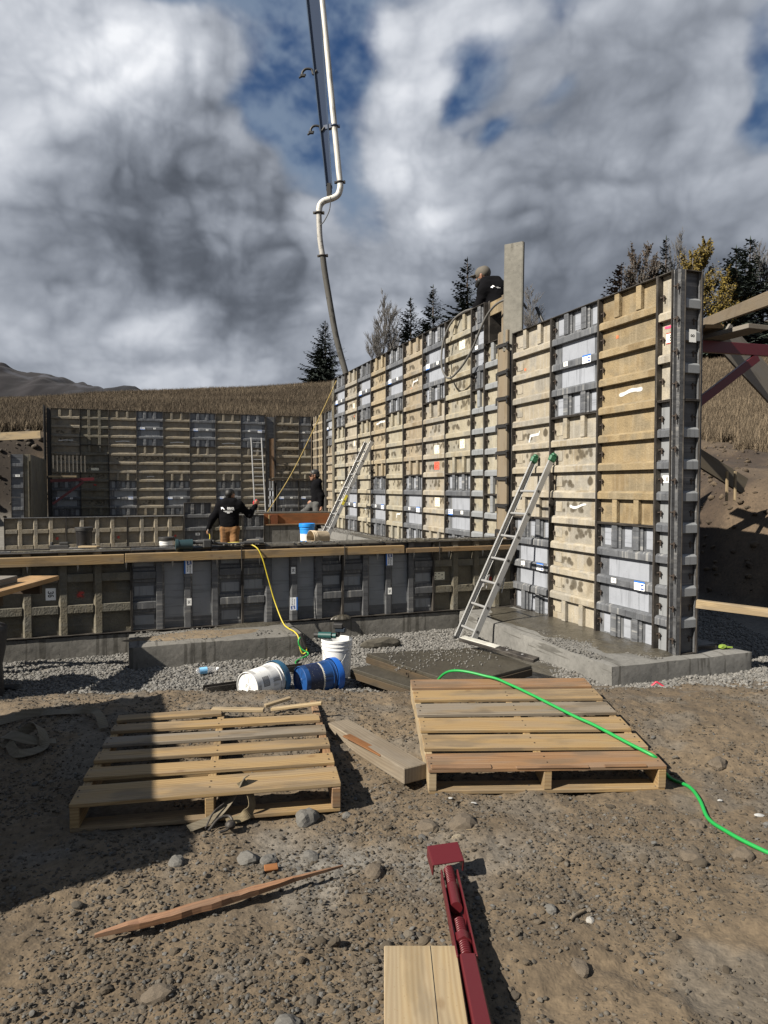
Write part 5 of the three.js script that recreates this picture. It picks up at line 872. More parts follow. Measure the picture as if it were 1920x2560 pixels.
{ const t = thing('work_table', 'low trestle with a white sheet on it behind the low wall', 'table', V(-5.72, -0.2, -13.2), 0.1); part('sheet', bx(0.86, 0.045, 0.55, 0, 0.63, 0, 0.006), plasticW, t); for (const x of [-0.35, 0.35]) for (const z of [-0.2, 0.2]) part('leg', bx(0.05, 0.6, 0.05, x, 0.305, z), woodMat('old'), t); }
single('pine_offcut', (() => { const g = bx(0.36, 0.05, 0.14, 0, 0, 0); g.rotateY(-0.1); g.translate(-5.42, 0.50, -13.02); return g; })(), woodMat('pale'), 'short pine offcut on the right end of the white sheet', 'timber');
{ const t = thing('nail_gun', 'black power tool lying on the left end of the white sheet', 'power tool', V(-6.0, 0.475, -13.1), 0.2); part('body', [bx(0.34, 0.06, 0.10, 0, 0.03, 0, 0.015), bx(0.16, 0.06, 0.08, 0.08, 0.085, 0, 0.015)], M.black, t); part('grip', bx(0.05, 0.10, 0.05, -0.14, 0.07, 0, 0.012), M.rubber, t); }
{ const t = thing('bucket_stand', 'box of timber carrying the black-lidded bucket inside the dig', 'crate', V(-4.45, -0.22, -14.5), 0.2); for (const z of [-0.16, 0, 0.16]) part('slat', bx(0.5, 0.03, 0.13, 0, 0.405, z), woodMat('old'), t); for (const x of [-0.22, 0.22]) part('side', bx(0.03, 0.39, 0.46, x, 0.195, 0), woodMat('old'), t); }
pallet('small raised pallet inside the dig carrying the blue and white bucket', V(-1.48, 0.33, -13.75), 0.35, 0.0, 0.95, 0.62, [[0.05, 0.09, 'pale'], [0.19, 0.09, 'pale'], [0.33, 0.09, 'pine'], [0.47, 0.09, 'pale'], [0.58, 0.07, 'pale']], ['pine'], { sh: 0.10 });
{ const t = thing('timber_crib', 'timber blocks under the small pallet inside the dig', 'timber', V(-1.4, -0.22, -14.05), 0.35); for (const x of [-0.4, 0, 0.4]) part('block', bx(0.12, 0.55, 0.5, x - 0.08, 0.272, 0), woodMat('old'), t); }

// ---------------------------------------------------------------- cords, rope, straps
const cordMat = (r, g, b, ro = 0.5) => std({ color: new THREE.Color(r, g, b), roughness: ro });
const GREEN = cordMat(0.010, 0.24, 0.045), YELLOW = cordMat(0.46, 0.37, 0.03);
const gy = (x, z, d = 0.012) => [x, groundY(x, z) + d, z];
{
  const b = (lx, y, lz) => B(lx, y, lz).toArray();
  const t = thing('extension_cord', 'yellow extension cord hanging over the low wall to a plug on the step', 'cord');
  part('cable', tube([b(-3.80, 0.95, -0.12), b(-3.66, 0.955, -0.03), b(-3.52, 0.92, 0.12), b(-3.45, 0.80, 0.17), b(-3.38, 0.55, 0.17), b(-3.31, 0.28, 0.2), b(-3.25, 0.06, 0.36), b(-3.22, 0.018, 0.52), b(-3.20, 0.018, 0.72), b(-3.18, -0.02, 0.83), b(-3.17, -0.13, 0.86), b(-3.14, -0.20, 0.87), b(-3.10, -0.17, 0.88), b(-3.11, -0.10, 0.87)], 0.0075, 160, 8), YELLOW, t);
  part('plug', [rod(b(-3.11, -0.13, 0.875), b(-3.16, 0.02, 0.86), 0.02, 10, 0.024)], M.black, t);
}
{
  const b = (lx, y, lz) => B(lx, y, lz).toArray();
  const t = thing('extension_cord', 'bright green extension cord running over the right pallet to the photo edge', 'cord');
  const onP = (x, z) => { const k = (-3.226 - z) / 1; return [x, 0.20 + 0.127 + 0.062 * k + 0.017, z]; };
  const pts = [b(-3.15, 0.0, 0.86), b(-3.19, -0.06, 0.88), b(-3.16, -0.14, 0.90), b(-3.10, -0.19, 0.96), gy(-0.93, -7.40), gy(-0.80, -7.05), gy(-0.66, -6.75), gy(-0.42, -6.62, -0.06), gy(-0.1, -6.45, -0.06), gy(0.15, -5.7, -0.05), gy(0.30, -5.05), [0.42, 0.40, -4.62], onP(0.66, -4.43), onP(0.76, -4.30), onP(0.86, -4.12), onP(0.93, -3.98), onP(1.03, -3.78), onP(1.10, -3.66), onP(1.20, -3.44), [1.285, 0.335, -3.32], [1.335, 0.27, -3.42], gy(1.39, -3.40), gy(1.418, -3.25), gy(1.405, -3.11), gy(1.385, -2.98), gy(1.40, -2.84), gy(1.44, -2.72), gy(1.52, -2.58), gy(1.75, -2.3)];
  part('cable', tube(pts, 0.0085, 420, 8), GREEN, t);
}
single('tie_rope', tube([B(-1.63, 0.97, -9.0), B(-1.0, 2.0, -8.9), B(-0.35, 3.4, -8.65), B(0.02, 4.27, -8.45)], 0.011, 40, 6), cordMat(0.30, 0.22, 0.07, 0.8), 'yellow rope stretched from the orange board up to the long wall', 'rope');
const webMat = std({ map: W.grey, color: new THREE.Color(0.75, 0.7, 0.58), roughness: 0.9 });
{
  const t = thing('ratchet_strap', 'pale webbing strap and hook bunched at the front of the left pallet', 'strap');
  part('webbing', ribbon([[-0.80, 0.215, -2.86], [-0.72, 0.225, -2.93], [-0.66, 0.27, -2.99], [-0.62, 0.335, -3.02], [-0.60, 0.35, -3.06]], [[0.2, 1, 0.3], [0.2, 1, 0.3], [-0.6, 0.6, 0.6], [-0.9, 0.3, 0.4], [-0.7, 0.7, 0.3]], 0.04, 0.003, 40), webMat, t);
  part('webbing', ribbon([[-0.62, 0.34, -3.03], [-0.575, 0.30, -3.0], [-0.565, 0.25, -2.98], [-0.60, 0.215, -2.96], [-0.66, 0.21, -2.93]], [[0.5, 0.7, 0.5], [0.9, 0.3, 0.4], [0.9, 0.1, 0.5], [0.3, 1, 0.2], [0, 1, 0.2]], 0.045, 0.003, 40), std({ map: W.grey, color: new THREE.Color(0.75, 0.66, 0.45), roughness: 0.9 }), t);
  part('hook', [tube([[-0.72, 0.205, -2.86], [-0.69, 0.235, -2.9], [-0.65, 0.24, -2.92], [-0.63, 0.225, -2.9], [-0.64, 0.21, -2.87], [-0.67, 0.205, -2.85]], 0.006, 40, 8), tube([[-0.735, 0.21, -2.87], [-0.715, 0.25, -2.93], [-0.68, 0.27, -2.97]], 0.004, 24, 6)], M.rail, t); part('hook_end', lathe([[0, 0], [0.02, 0.004], [0.022, 0.02], [0.012, 0.03], [0, 0.03]], 16).translate(-0.635, 0.205, -2.885), M.rail, t);
}
single('ratchet_strap', merge([ribbon([gy(-2.26, -4.02), gy(-2.05, -4.10, 0.04), gy(-1.85, -4.08, 0.02), gy(-1.70, -4.05, 0.04), gy(-1.60, -3.95, 0.05), gy(-1.54, -3.86, 0.02)], [[0, 1, 0.4], [0.2, 0.6, 0.8], [0, 1, 0.2], [0.3, 0.5, 0.9], [0.2, 1, 0.1], [0.3, 0.8, 0.5]], 0.05, 0.003, 60)]), webMat, 'long webbing strap trailing in the shade left of the left pallet', 'strap');
single('ratchet_strap', merge([ribbon([gy(-2.02, -3.70), gy(-1.93, -3.78, 0.06), gy(-1.83, -3.72, 0.10), gy(-1.77, -3.64, 0.03), gy(-1.87, -3.58, 0.02), gy(-1.96, -3.66, 0.05)], [[0, 1, 0.3], [0.4, 0.4, 0.9], [0.9, 0.5, 0.2], [0.2, 1, 0.4], [-0.4, 0.7, 0.6], [-0.8, 0.6, 0]], 0.05, 0.003, 60), ribbon([gy(-2.06, -3.78, 0.03), gy(-1.96, -3.68, 0.08), gy(-1.84, -3.66, 0.05), gy(-1.74, -3.72, 0.02)], [[0, 1, 0], [0.2, 0.7, 0.7], [0, 0.8, 0.6], [0, 1, 0.2]], 0.05, 0.003, 40)]), webMat, 'knotted clump of webbing strap in the shade at far left', 'strap');

// ---------------------------------------------------------------- sheets, steel pieces and litter on the gravel
{
  const mk = (label, corners, y, th, mat) => { // flat form sheet given by four ground corners
    const s = new THREE.Shape(corners.map(([x, z]) => new THREE.Vector2(x, -z))); const g = new THREE.ExtrudeGeometry(s, { depth: th, bevelEnabled: true, bevelSize: 0.004, bevelThickness: 0.004, bevelSegments: 1 }); g.rotateX(-Math.PI / 2); return [metreUV(g, 0), y, mat, label, th]; };
  const darkPly = std({ map: wetTex, bumpMap: concBump, bumpScale: 0.004, roughness: 0.42, color: new THREE.Color(0.72, 0.71, 0.68) }), edge = woodMat('old', 0x8f8674);
  for (const [label, c, y, tilt] of [['dark plywood form sheet lying lowest of the stack behind the right pallet', [[-0.30, -6.55], [0.55, -5.55], [1.12, -6.1], [0.45, -7.05]], -0.16, 0.0], ['dark plywood form sheet lying on top behind the right pallet, gravel scattered on it', [[-0.16, -6.78], [0.62, -5.72], [1.32, -6.32], [0.98, -7.05]], -0.075, 0.0]]) {
    const t = thing('form_sheet', label, 'form sheet'); const [g] = mk(label, c, y, 0.022); g.translate(0, y + 0.06, 0); part('face', g, darkPly, t);
    for (let i = 0; i < 4; i++) { const a = c[i], b = c[(i + 1) % 4]; part('edge_rail', bar([a[0], y + 0.026, a[1]], [b[0], y + 0.026, b[1]], 0.035, 0.062), edge, t); }
  }
  const L = []; for (let i = 0; i < 260; i++) { const u = rnd(), v = rnd() ** 2, x = lerp(0.0, 1.0, u) + 0.1 * v, z = lerp(-6.85, -7.0, u) + v * 0.75, s = rr(0.004, 0.011); L.push([x, 0.014 + s * 0.3, z, s, [0.34, 0.33, 0.31]]); } scatter('rubble', stoneGeo(41, 0, 0.85), stoneMat, L);
  const t = thing('form_strip', 'narrow form strip propped on the dark sheets, its edge smeared with white', 'form strip', V(1.08, 0.05, -6.72), 0); t.rotation.set(0.12, -0.86, -0.05, 'YXZ');
  part('strip', bx(0.92, 0.03, 0.09, 0, 0.02, 0, 0.003), M.rail, t); part('white_crust', bx(0.46, 0.012, 0.075, -0.22, 0.041, 0.0, 0.006), std({ map: concTex, color: new THREE.Color(2.5, 2.5, 2.4) }), t); for (const x of [0.12, 0.3]) part('bolt_hole', cyl(0.012, 0.012, 0.003, x, 0.0365, 0, 12), M.alu, t);
}
for (const [x, z, r, lab] of [[-1.43, -6.33, 0.50, 'dark steel channel offcut in the gravel left of the lying white bucket'], [-0.97, -6.98, 0.55, 'dark steel channel offcut behind the lying white bucket']]) {
  const t = thing('steel_channel', lab, 'steel channel', V(x, groundY(x, z) + 0.01, z), r); part('channel', [bx(0.38, 0.01, 0.09, 0, 0.008, 0, 0.002), bx(0.38, 0.06, 0.01, 0, 0.035, 0.042, 0.002), bx(0.38, 0.06, 0.01, 0, 0.035, -0.042, 0.002)], M.rail, t); part('bolt_hole', [cyl(0.008, 0.008, 0.003, 0.06, 0.04, 0.0485, 8).rotateX(0)], M.black, t);
}
{
  const t = thing('plastic_bottle', 'crushed clear water bottle with a blue label on the gravel', 'bottle', V(-1.84, groundY(-1.84, -6.89) + 0.032, -6.89), 0.55); const pl = new THREE.MeshPhysicalMaterial({ color: 0xffffff, transmission: 0.85, roughness: 0.12, thickness: 0 });
  part('body', (() => { const g = lathe([[0, 0], [0.03, 0.003], [0.033, 0.03], [0.029, 0.06], [0.033, 0.1], [0.032, 0.14], [0.026, 0.17], [0.013, 0.195], [0.013, 0.21]], 24); const p = g.attributes.position; for (let i = 0; i < p.count; i++) p.setZ(i, p.getZ(i) * (0.62 + 0.2 * Math.sin(p.getY(i) * 50))); g.rotateZ(-Math.PI / 2); g.computeVertexNormals(); return g; })(), pl, t);
  part('wrapper', (() => { const g = new THREE.CylinderGeometry(0.0342, 0.0338, 0.075, 24, 4, true); const p = g.attributes.position; for (let i = 0; i < p.count; i++) p.setZ(i, p.getZ(i) * 0.8); g.rotateZ(-Math.PI / 2); g.translate(0.07, 0, 0); g.computeVertexNormals(); return g; })(), cordMat(0.22, 0.50, 0.78), t); part('cap', cyl(0.015, 0.015, 0.018, 0, 0, 0, 16).rotateZ(Math.PI / 2).translate(0.215, 0, 0), cordMat(0.75, 0.78, 0.8), t);
}
const rockMat = std({ map: stoneTex, bumpMap: stoneTex, bumpScale: 0.004, roughness: 0.95 });
function rock(x, z, s, c, label, sy = 0.7, seed = 1, sx = 1, ry = 0) { s *= 0.9; const g = stoneGeo(seed, 2, sy); g.scale(s * sx, s, s); g.rotateY(ry); g.translate(x, groundY(x, z) + s * 0.08, z); const m = rockMat.clone(); m.color.setRGB(...c); return single('rock', g, m, label, 'rock'); }
rock(1.74, -5.62, 0.155, [0.46, 0.365, 0.26], 'large flat brown boulder between the right pallet and the footing corner', 0.5, 3, 1.6, -0.1);
const rb = [0.52, 0.42, 0.31], rg = [0.56, 0.54, 0.50];
for (const [x, z, s, c, lab, sd] of [[1.373, -2.66, 0.045, rb, 'rounded brown stone at right, just inside the green cord\'s last bend', 4], [1.31, -2.93, 0.036, rb, 'brown stone a little behind the largest one at right', 5], [1.155, -2.63, 0.036, rb, 'squat brown stone left of the largest one at right', 6], [1.69, -3.54, 0.05, rb, 'brown stone right of the pallet corner and the green cord', 7], [0.577, -2.04, 0.032, rb, 'brown stone near the bottom, right of the red jack', 8], [0.184, -2.91, 0.045, rb, 'half-buried brown stone beyond the tip of the red jack', 9], [0.33, -2.9, 0.058, rb, 'flat half-buried stone behind the red jack head', 10], [-0.28, -2.68, 0.034, rg, 'grey stone in front of the pallets, right of the orange wood chip', 12], [-0.62, -1.91, 0.040, rb, 'rounded brown stone low at left in the photo', 13], [-0.04, -2.55, 0.042, rb, 'brown stone right of the splintered stake\'s thin end', 14], [-0.52, -2.67, 0.042, rg, 'bluish grey stone, largest of the heap below the left pallet', 15], [-0.44, -2.66, 0.032, rg, 'grey stone beside the largest one below the left pallet', 16], [-0.33, -2.98, 0.055, rg, 'flat grey stone half sunk right of the hook strap', 17], [-0.78, -2.62, 0.035, rg, 'grey stone at the left end of the heap below the left pallet', 18], [-0.16, -3.02, 0.022, rg, 'small grey stone by the front right corner of the left pallet', 19], [0.667, -2.25, 0.015, [1.5, 1.45, 1.35], 'small white pebble beside the twig at bottom right', 20], [0.55, -2.30, 0.024, rg, 'pale blue-grey stone left of the twig', 21], [-0.25, -1.79, 0.035, rg, 'stone above the bottom edge, left of the pale plank', 22]]) rock(x, z, s, c, lab, 0.72, sd, 1.15, sd);
rock(0.29, -2.79, 0.017, [1.2, 1.02, 0.75], 'oblong tan pebble resting on the red jack head', 0.7, 24, 1.6, 0.5).position.y += 0.0;
single('twig', tube([gy(0.60, -2.24, 0.006), gy(0.625, -2.27, 0.008), gy(0.66, -2.30, 0.01)], 0.006, 20, 6), woodMat('old'), 'short curved grey twig on the dirt at bottom right', 'twig');
single('wood_chip', (() => { const g = bx(0.05, 0.012, 0.028, 0, 0, 0, 0.002); g.rotateX(0.4); g.rotateY(0.3); g.translate(-0.417, groundY(-0.417, -2.574) + 0.016, -2.574); return g; })(), woodMat('pale', 0xd8a070), 'orange chip of wood on the dirt above the splintered stake', 'wood chip');
const flake = std({ color: new THREE.Color(0.30, 0.30, 0.29), roughness: 0.8 });
for (const [x, z, s, lab] of [[1.60, -2.98, 0.02, 'white flake of hardened foam at the right edge under the green cord'], [1.50, -3.12, 0.012, 'thin white scrap near the bend of the green cord'], [0.40, -3.12, 0.014, 'whitish chip just in front of the right pallet'], [0.30, -3.15, 0.011, 'smaller whitish chip left in front of the right pallet'], [1.2, -1.95, 0.012, 'white chip low at the right edge']]) { const g = stoneGeo(Math.round(x * 50), 1, 0.3); g.scale(s, s, s * 0.7); g.translate(x, groundY(x, z) + 0.006, z); single('debris_chip', g, flake, lab, 'debris'); }
{ const L = []; for (let i = 0; i < 150; i++) { const Z = 1.6 + 3.4 * rnd(), x = rr(-0.55, 0.6) * Z; if (zones(x, Z).dirt < 0.6) continue; const a = rr(0, 3.14), l = rr(0.012, 0.06); L.push(rod([x, groundY(x, -Z) + 0.003, -Z], [x + Math.cos(a) * l, groundY(x + Math.cos(a) * l, -Z + Math.sin(a) * l) + 0.005, -Z + Math.sin(a) * l], rr(0.0005, 0.0013), 4)); } const o = part('straw_litter', L, std({ color: new THREE.Color(0.18, 0.14, 0.085) }), scene); o.userData = { kind: 'stuff', label: 'bits of straw and thin twigs on the dirt' }; }

// ---------------------------------------------------------------- trestle of planks at the left edge
{
  const T = (n, l, g, m) => single(n, g, m, l, 'plank');
  T('timber_plank', 'orange-toned wide plank poking in from the left edge in front of the low wall', bx(0.30, 0.045, 1.3, -3.41, 0.70, -6.45, 0.004, 2), std({ map: W.pale, color: new THREE.Color(1.1, 0.88, 0.66), bumpMap: W.pale, bumpScale: 0.001 }));
  T('timber_plank', 'grey plank end lying on the orange one at the left edge', bx(0.28, 0.06, 0.9, -3.56, 0.755, -6.15, 0.004, 2), woodMat('grey'));
  const t = thing('trestle', 'dark timber trestle under the planks at the left edge', 'trestle', V(-4.1, 0, -6.5), 0); for (const z of [-0.3, 0.4]) { part('beam', bx(1.4, 0.09, 0.05, 0.1, 0.63, z), woodMat('old', 0x8a7a66), t); for (const s of [-1, 0.2]) part('leg', bar([s * 0.28, 0.6, z], [s * 0.36, -0.28, z + 0.05 * s], 0.05, 0.08), woodMat('old', 0x8a7a66), t); }
  const b = thing('drum', 'dark dented rubber drum cut off by the left edge below the planks', 'drum', V(-3.66, -0.26, -6.15), 0); part('body', lathe([[0, 0], [0.28, 0], [0.30, 0.03], [0.29, 0.3], [0.315, 0.42], [0.335, 0.60], [0.33, 0.64], [0.28, 0.66], [0.0, 0.645]], 36), std({ color: new THREE.Color(0.022, 0.021, 0.022), roughness: 0.6 }), b); part('handle', tube([[0.2, 0.66, 0.05], [0.22, 0.80, 0.05], [0.28, 0.80, 0.05], [0.29, 0.66, 0.05]], 0.012, 20, 6), M.rail, b);
}
{ // unseen stand-in built as stacked panels, sized to cast the shadow on the dirt
  const t = thing('shadow_stand_in', 'unseen stand-in shaped as stacked form panels, added outside the left edge for its shadow', 'shadow stand-in', V(-2.48, 0, -1.58), 0.30); const y0 = 0.16;
  for (let k = 0; k < 14; k++) part('panel', bx(1.5 + rr(-0.01, 0.01), 0.108, 1.94, -0.75, y0 + 0.16 + k * 0.112, -0.97, 0.004), k % 3 ? M.tan : M.grey, t);
  for (const x of [-0.15, -1.35]) for (const z of [-0.2, -1.74]) part('block', bx(0.12, 0.12, 0.12, x, y0 + 0.045, z), woodMat('old'), t);
}
// ---------------------------------------------------------------- bracket, planks and boards behind the right end
{
  const t = thing('scaffold_bracket', 'dark red scaffold bracket hung on the back of the tall right wall', 'bracket', B(0.3, 0, 2.55), TH);
  part('arm', bar([0.02, 3.06, 0], [1.42, 3.08, 0], 0.05, 0.12), M.redSteel, t); part('end_cap', bx(0.09, 0.11, 0.09, 1.45, 3.085, 0, 0.006), M.redSteel, t); part('strut', bar([0.04, 2.28, 0], [1.14, 3.0, 0], 0.045, 0.09), M.redSteel, t); part('upright', bar([0.03, 2.2, 0], [0.03, 3.06, 0], 0.05, 0.05, [1, 0, 0]), M.redSteel, t);
}
const gp = (n, l, a, b, w, h, m, up) => single(n, (() => bar(a.toArray(), b.toArray(), w, h, up))(), m, l, 'plank');
gp('timber_plank', 'plank lying on the red bracket along the back of the wall', B(0.85, 3.165, 3.1), B(0.85, 3.165, -0.6), 0.26, 0.045, woodMat('grey'));
gp('timber_plank', 'pale plank end stacked above the red bracket', B(0.70, 3.24, 2.7), B(1.40, 3.30, 0.4), 0.2, 0.04, woodMat('pale', 0xcabfae));
gp('timber_plank', 'long pale plank sloping up to the right edge beyond the corner post', V(4.75, 4.03, -10.6), V(3.5, 3.30, -6.1), 0.05, 0.14, woodMat('grey', 0xfff0d8), [0, 1, 0]);
gp('form_board', 'wide grey board slanting down to the right behind the red bracket', B(3.05, 3.76, 0.5), B(5.6, 1.95, 0.4), 0.04, 0.42, woodMat('grey'), [0, 1, 0]);
gp('timber_brace', 'grey plank braced against the dirt bank behind the right wall', B(0.9, 2.9, 0.4), B(3.5, 1.62, 0.5), 0.05, 0.24, woodMat('grey', 0xc8c0b0), [0, 1, 0]);
for (const [k, l] of [[3.05, 'stake nailed beside the foot of the grey brace'], [3.2, 'second stake by the foot of the grey brace']]) single('wooden_stake', (() => { const p = B(k, 1.62, 0.62); const g = bx(0.03, 0.42, 0.03, 0, 0, 0); g.translate(p.x, p.y, p.z); return g; })(), woodMat('pale'), l, 'stake');
gp('timber_plank', 'bright pale plank lying out of the shadow at the right edge', V(2.99, 0.495, -6.76), V(4.0, 0.43, -6.2), 0.09, 0.075, woodMat('pale'), [0, 1, 0]);
gp('timber_plank', 'pale plank lying on top of the dirt bank at the far left', V(-13.5, 3.08, -22.0), V(-10.6, 3.22, -22.0), 0.05, 0.24, woodMat('pale'), [0, 1, 0]);
single('plank_end', inB(bx(0.12, 0.05, 0.22, 0.22, 3.70, 0.22, 0.004)), woodMat('old'), 'board end on the top edge beside the tall upright board', 'board');
single('prop', rod(B(0.42, 3.7, 0.10).toArray(), B(0.36, 4.05, -0.08).toArray(), 0.022, 8), M.black, 'black prop leaning behind the tall upright board', 'prop');
{ const t = thing('work_glove', 'lime and black work glove on the end of the pale footing', 'glove', B(0.62, 0.012, 2.95), TH + 0.4); const lime = std({ color: new THREE.Color(0.16, 0.24, 0.03), roughness: 0.9 }); part('palm', (() => { const g = stoneGeo(51, 2, 0.35); g.scale(0.055, 0.055, 0.045); g.translate(0, 0.015, 0); return g; })(), lime, t); for (let i = 0; i < 4; i++) part('finger', rod([0.04, 0.014, -0.03 + i * 0.02], [0.11 - Math.abs(i - 1.5) * 0.01, 0.010, -0.038 + i * 0.026], 0.011, 8, 0.008), M.black, t); part('finger', rod([0.01, 0.012, 0.04], [0.05, 0.01, 0.075], 0.011, 8, 0.009), lime, t); }
single('tie_bar', (() => { const g = merge([bx(0.30, 0.03, 0.05, 0, 0.02, 0), rod([-0.2, 0.02, 0.02], [0.2, 0.03, -0.03], 0.012, 6)]); g.rotateY(0.2); const p = B(0.25, 0.01, 2.85); g.translate(p.x + 0.16, p.y, p.z); return g; })(), M.rail, 'dark steel bar lying on the pale footing behind the wall end', 'bar');
single('red_clip', (() => { const p = V(2.39, groundY(2.39, -6.17) + 0.01, -6.17); const g = merge([bar([-0.05, 0, 0], [0, 0.045, 0], 0.02, 0.012), bar([0, 0.045, 0], [0.07, 0.0, 0.02], 0.02, 0.012)]); g.translate(p.x, p.y, p.z); return g; })(), cordMat(0.45, 0.02, 0.05), 'small red bent clip on the dirt at the foot of the footing', 'clip');
{ const p = [-0.05, -8.1]; const g = stoneGeo(55, 2, 0.5); g.scale(0.24, 0.16, 0.10); g.rotateY(0.25); g.translate(p[0], groundY(p[0], p[1]) + 0.03, p[1]); single('dirt_clod', g, std({ map: wetTex, roughness: 0.95 }), 'long dark clod of dirt on the gravel behind the white bucket', 'clod'); }
{ const x = -3.42, z = -6.45; const g = stoneGeo(57, 2, 0.5); g.scale(0.09, 0.05, 0.06); g.translate(x, groundY(x, z) + 0.02, z); single('dirt_clod', g, M.black, 'small black lump on the gravel at the left edge', 'clod'); }
// things in the shaded left end of the dig
{
  const t = thing('scaffold_bracket', 'dark red bracket with a white plank on it in the shade at the far left', 'bracket', B(-6.95, 0.6, -14.6), TH); part('arm', bar([0, 1.18, 0], [1.2, 1.24, 0], 0.06, 0.09), M.redSteel, t); part('strut', bar([0.05, 0.5, 0], [0.9, 1.15, 0], 0.05, 0.07), M.redSteel, t); part('plank', bx(0.75, 0.05, 0.3, 0.35, 1.31, 0.1), woodMat('pale'), t);
  for (let i = 0; i < 9; i++) part('stake', bx(0.02, 0.5, 0.02, 0.05 + i * 0.11, 1.7, -0.5), woodMat('grey'), t);
}

// ---------------------------------------------------------------- the concrete pump's boom and hose
{
  const t = thing('concrete_pump_boom', 'blue pump boom with a white pipe and grey hose hanging down to the long wall', 'pump boom', V(0, 0, 0)); const Z = -17.0; const pipeW = std({ map: scuffTex, color: new THREE.Color(0.85, 0.83, 0.78), roughness: 0.5 }), navy = std({ color: new THREE.Color(0.028, 0.045, 0.085), roughness: 0.4 }), hoseM = std({ map: concTex, bumpMap: concBump, bumpScale: 0.004, color: new THREE.Color(0.44, 0.43, 0.41), roughness: 0.85 });
  part('delivery_pipe', tube([[-1.80, 16.6, Z], [-1.445, 12.97, Z], [-1.235, 10.8, Z], [-1.045, 8.86, Z], [-1.035, 8.79, Z]], 0.068, 60, 18), pipeW, t);
  part('elbow', tube([[-1.035, 8.80, Z], [-1.03, 8.66, Z], [-1.08, 8.50, Z], [-1.19, 8.42, Z], [-1.32, 8.38, Z], [-1.44, 8.33, Z], [-1.515, 8.23, Z], [-1.535, 8.08, Z]], 0.072, 60, 18), pipeW, t);
  const col = (x, y, r, ry) => { const g = merge([new THREE.TorusGeometry(r, 0.022, 8, 24).rotateX(Math.PI / 2), bx(0.05, 0.06, 0.07, r + 0.03, 0, 0, 0.006), bx(0.05, 0.05, 0.06, -r - 0.03, 0, 0, 0.006)]); g.rotateZ(ry); g.translate(x, y, Z); return g; };
  part('coupling', col(-1.04, 8.78, 0.075, 0.05), M.black, t); part('coupling', col(-1.54, 8.07, 0.078, 0), M.rail, t); part('coupling', col(-1.45, 7.07, 0.072, 0.05), M.rail, t);
  part('reducer', tube([[-1.537, 8.08, Z], [-1.515, 7.5, Z], [-1.45, 7.05, Z]], 0.064, 30, 16), std({ map: scuffTex, color: new THREE.Color(0.55, 0.53, 0.50), roughness: 0.7 }), t);
  part('hose', tube([[-1.45, 7.08, Z], [-1.41, 6.75, Z], [-1.31, 6.13, Z], [-1.16, 5.28, Z], [-1.03, 4.75, Z], [-0.92, 4.35, Z + 0.03], [-0.86, 4.05, Z + 0.05]], 0.07, 90, 16), hoseM, t);
  const boom = (a, b, w0, w1) => { const g = new THREE.BoxGeometry(1, 1, 1, 1, 14, 1), p = g.attributes.position; for (let i = 0; i < p.count; i++) { const f = p.getY(i) + 0.5, w = lerp(w0, w1, f); p.setXYZ(i, lerp(a[0], b[0], f) + p.getX(i) * w, lerp(a[1], b[1], f), Z - 0.1 + p.getZ(i) * 0.2); } const q = g.toNonIndexed(); q.computeVertexNormals(); return metreUV(q, 1); };
  part('boom_arm', boom([-1.30, 8.62], [-1.96, 16.6], 0.13, 0.50), navy, t);
  part('boom_edge', [boom([-1.235, 8.7], [-1.72, 16.6], 0.02, 0.03).translate(0, 0, 0.04), boom([-1.362, 8.7], [-2.20, 16.6], 0.015, 0.03).translate(0, 0, 0.04)], std({ color: new THREE.Color(0.05, 0.075, 0.12), roughness: 0.4 }), t);
  part('boom_tip', [bx(0.10, 0.36, 0.16, -1.30, 8.58, Z - 0.05, 0.01), rod([-1.32, 8.75, Z], [-1.22, 8.35, Z], 0.03, 8)], M.black, t);
  for (const [x, y, s] of [[-1.575, 11.36, 1], [-1.40, 10.05, 0.95]]) part('guide_hook', [tube([[x, y, Z], [x - 0.08 * s, y - 0.09, Z], [x - 0.12 * s, y + 0.02, Z], [x - 0.25 * s, y + 0.035, Z], [x - 0.33 * s, y - 0.03, Z], [x - 0.34 * s, y - 0.10, Z]], 0.028, 40, 8), bx(0.12, 0.06, 0.06, x - 0.33 * s, y - 0.12, Z, 0.01), rod([x - 0.42 * s, y - 0.17, Z], [x - 0.26 * s, y - 0.09, Z], 0.022, 6)], M.black, t);
  part('pipe_clamp', [col(-1.165, 10.08, 0.075, 0), bar([-1.42, 10.05, Z - 0.05], [-1.2, 10.08, Z], 0.10, 0.10)], navy, t);
  part('control_cable', tube([[-1.25, 8.4, Z + 0.1], [-1.28, 8.1, Z + 0.1], [-1.40, 7.85, Z + 0.1], [-1.50, 7.75, Z + 0.08]], 0.012, 30, 6), M.black, t);
}
single('vibrator_hose', tube([B(0.16, 4.0, 0.0), B(0.08, 4.1, -0.04), B(-0.1, 4.13, -0.2), B(-0.17, 3.99, -0.5), B(-0.22, 3.56, -0.88), B(-0.24, 3.34, -1.25), B(-0.24, 3.28, -1.6), B(-0.22, 3.5, -1.88), B(-0.18, 3.85, -1.93), B(-0.12, 4.15, -1.78), B(0.0, 4.3, -1.55), B(0.2, 4.33, -1.3)], 0.016, 160, 10), std({ color: new THREE.Color(0.085, 0.082, 0.076), roughness: 0.75 }), 'grey vibrator hose looping over the top of the long wall', 'hose');

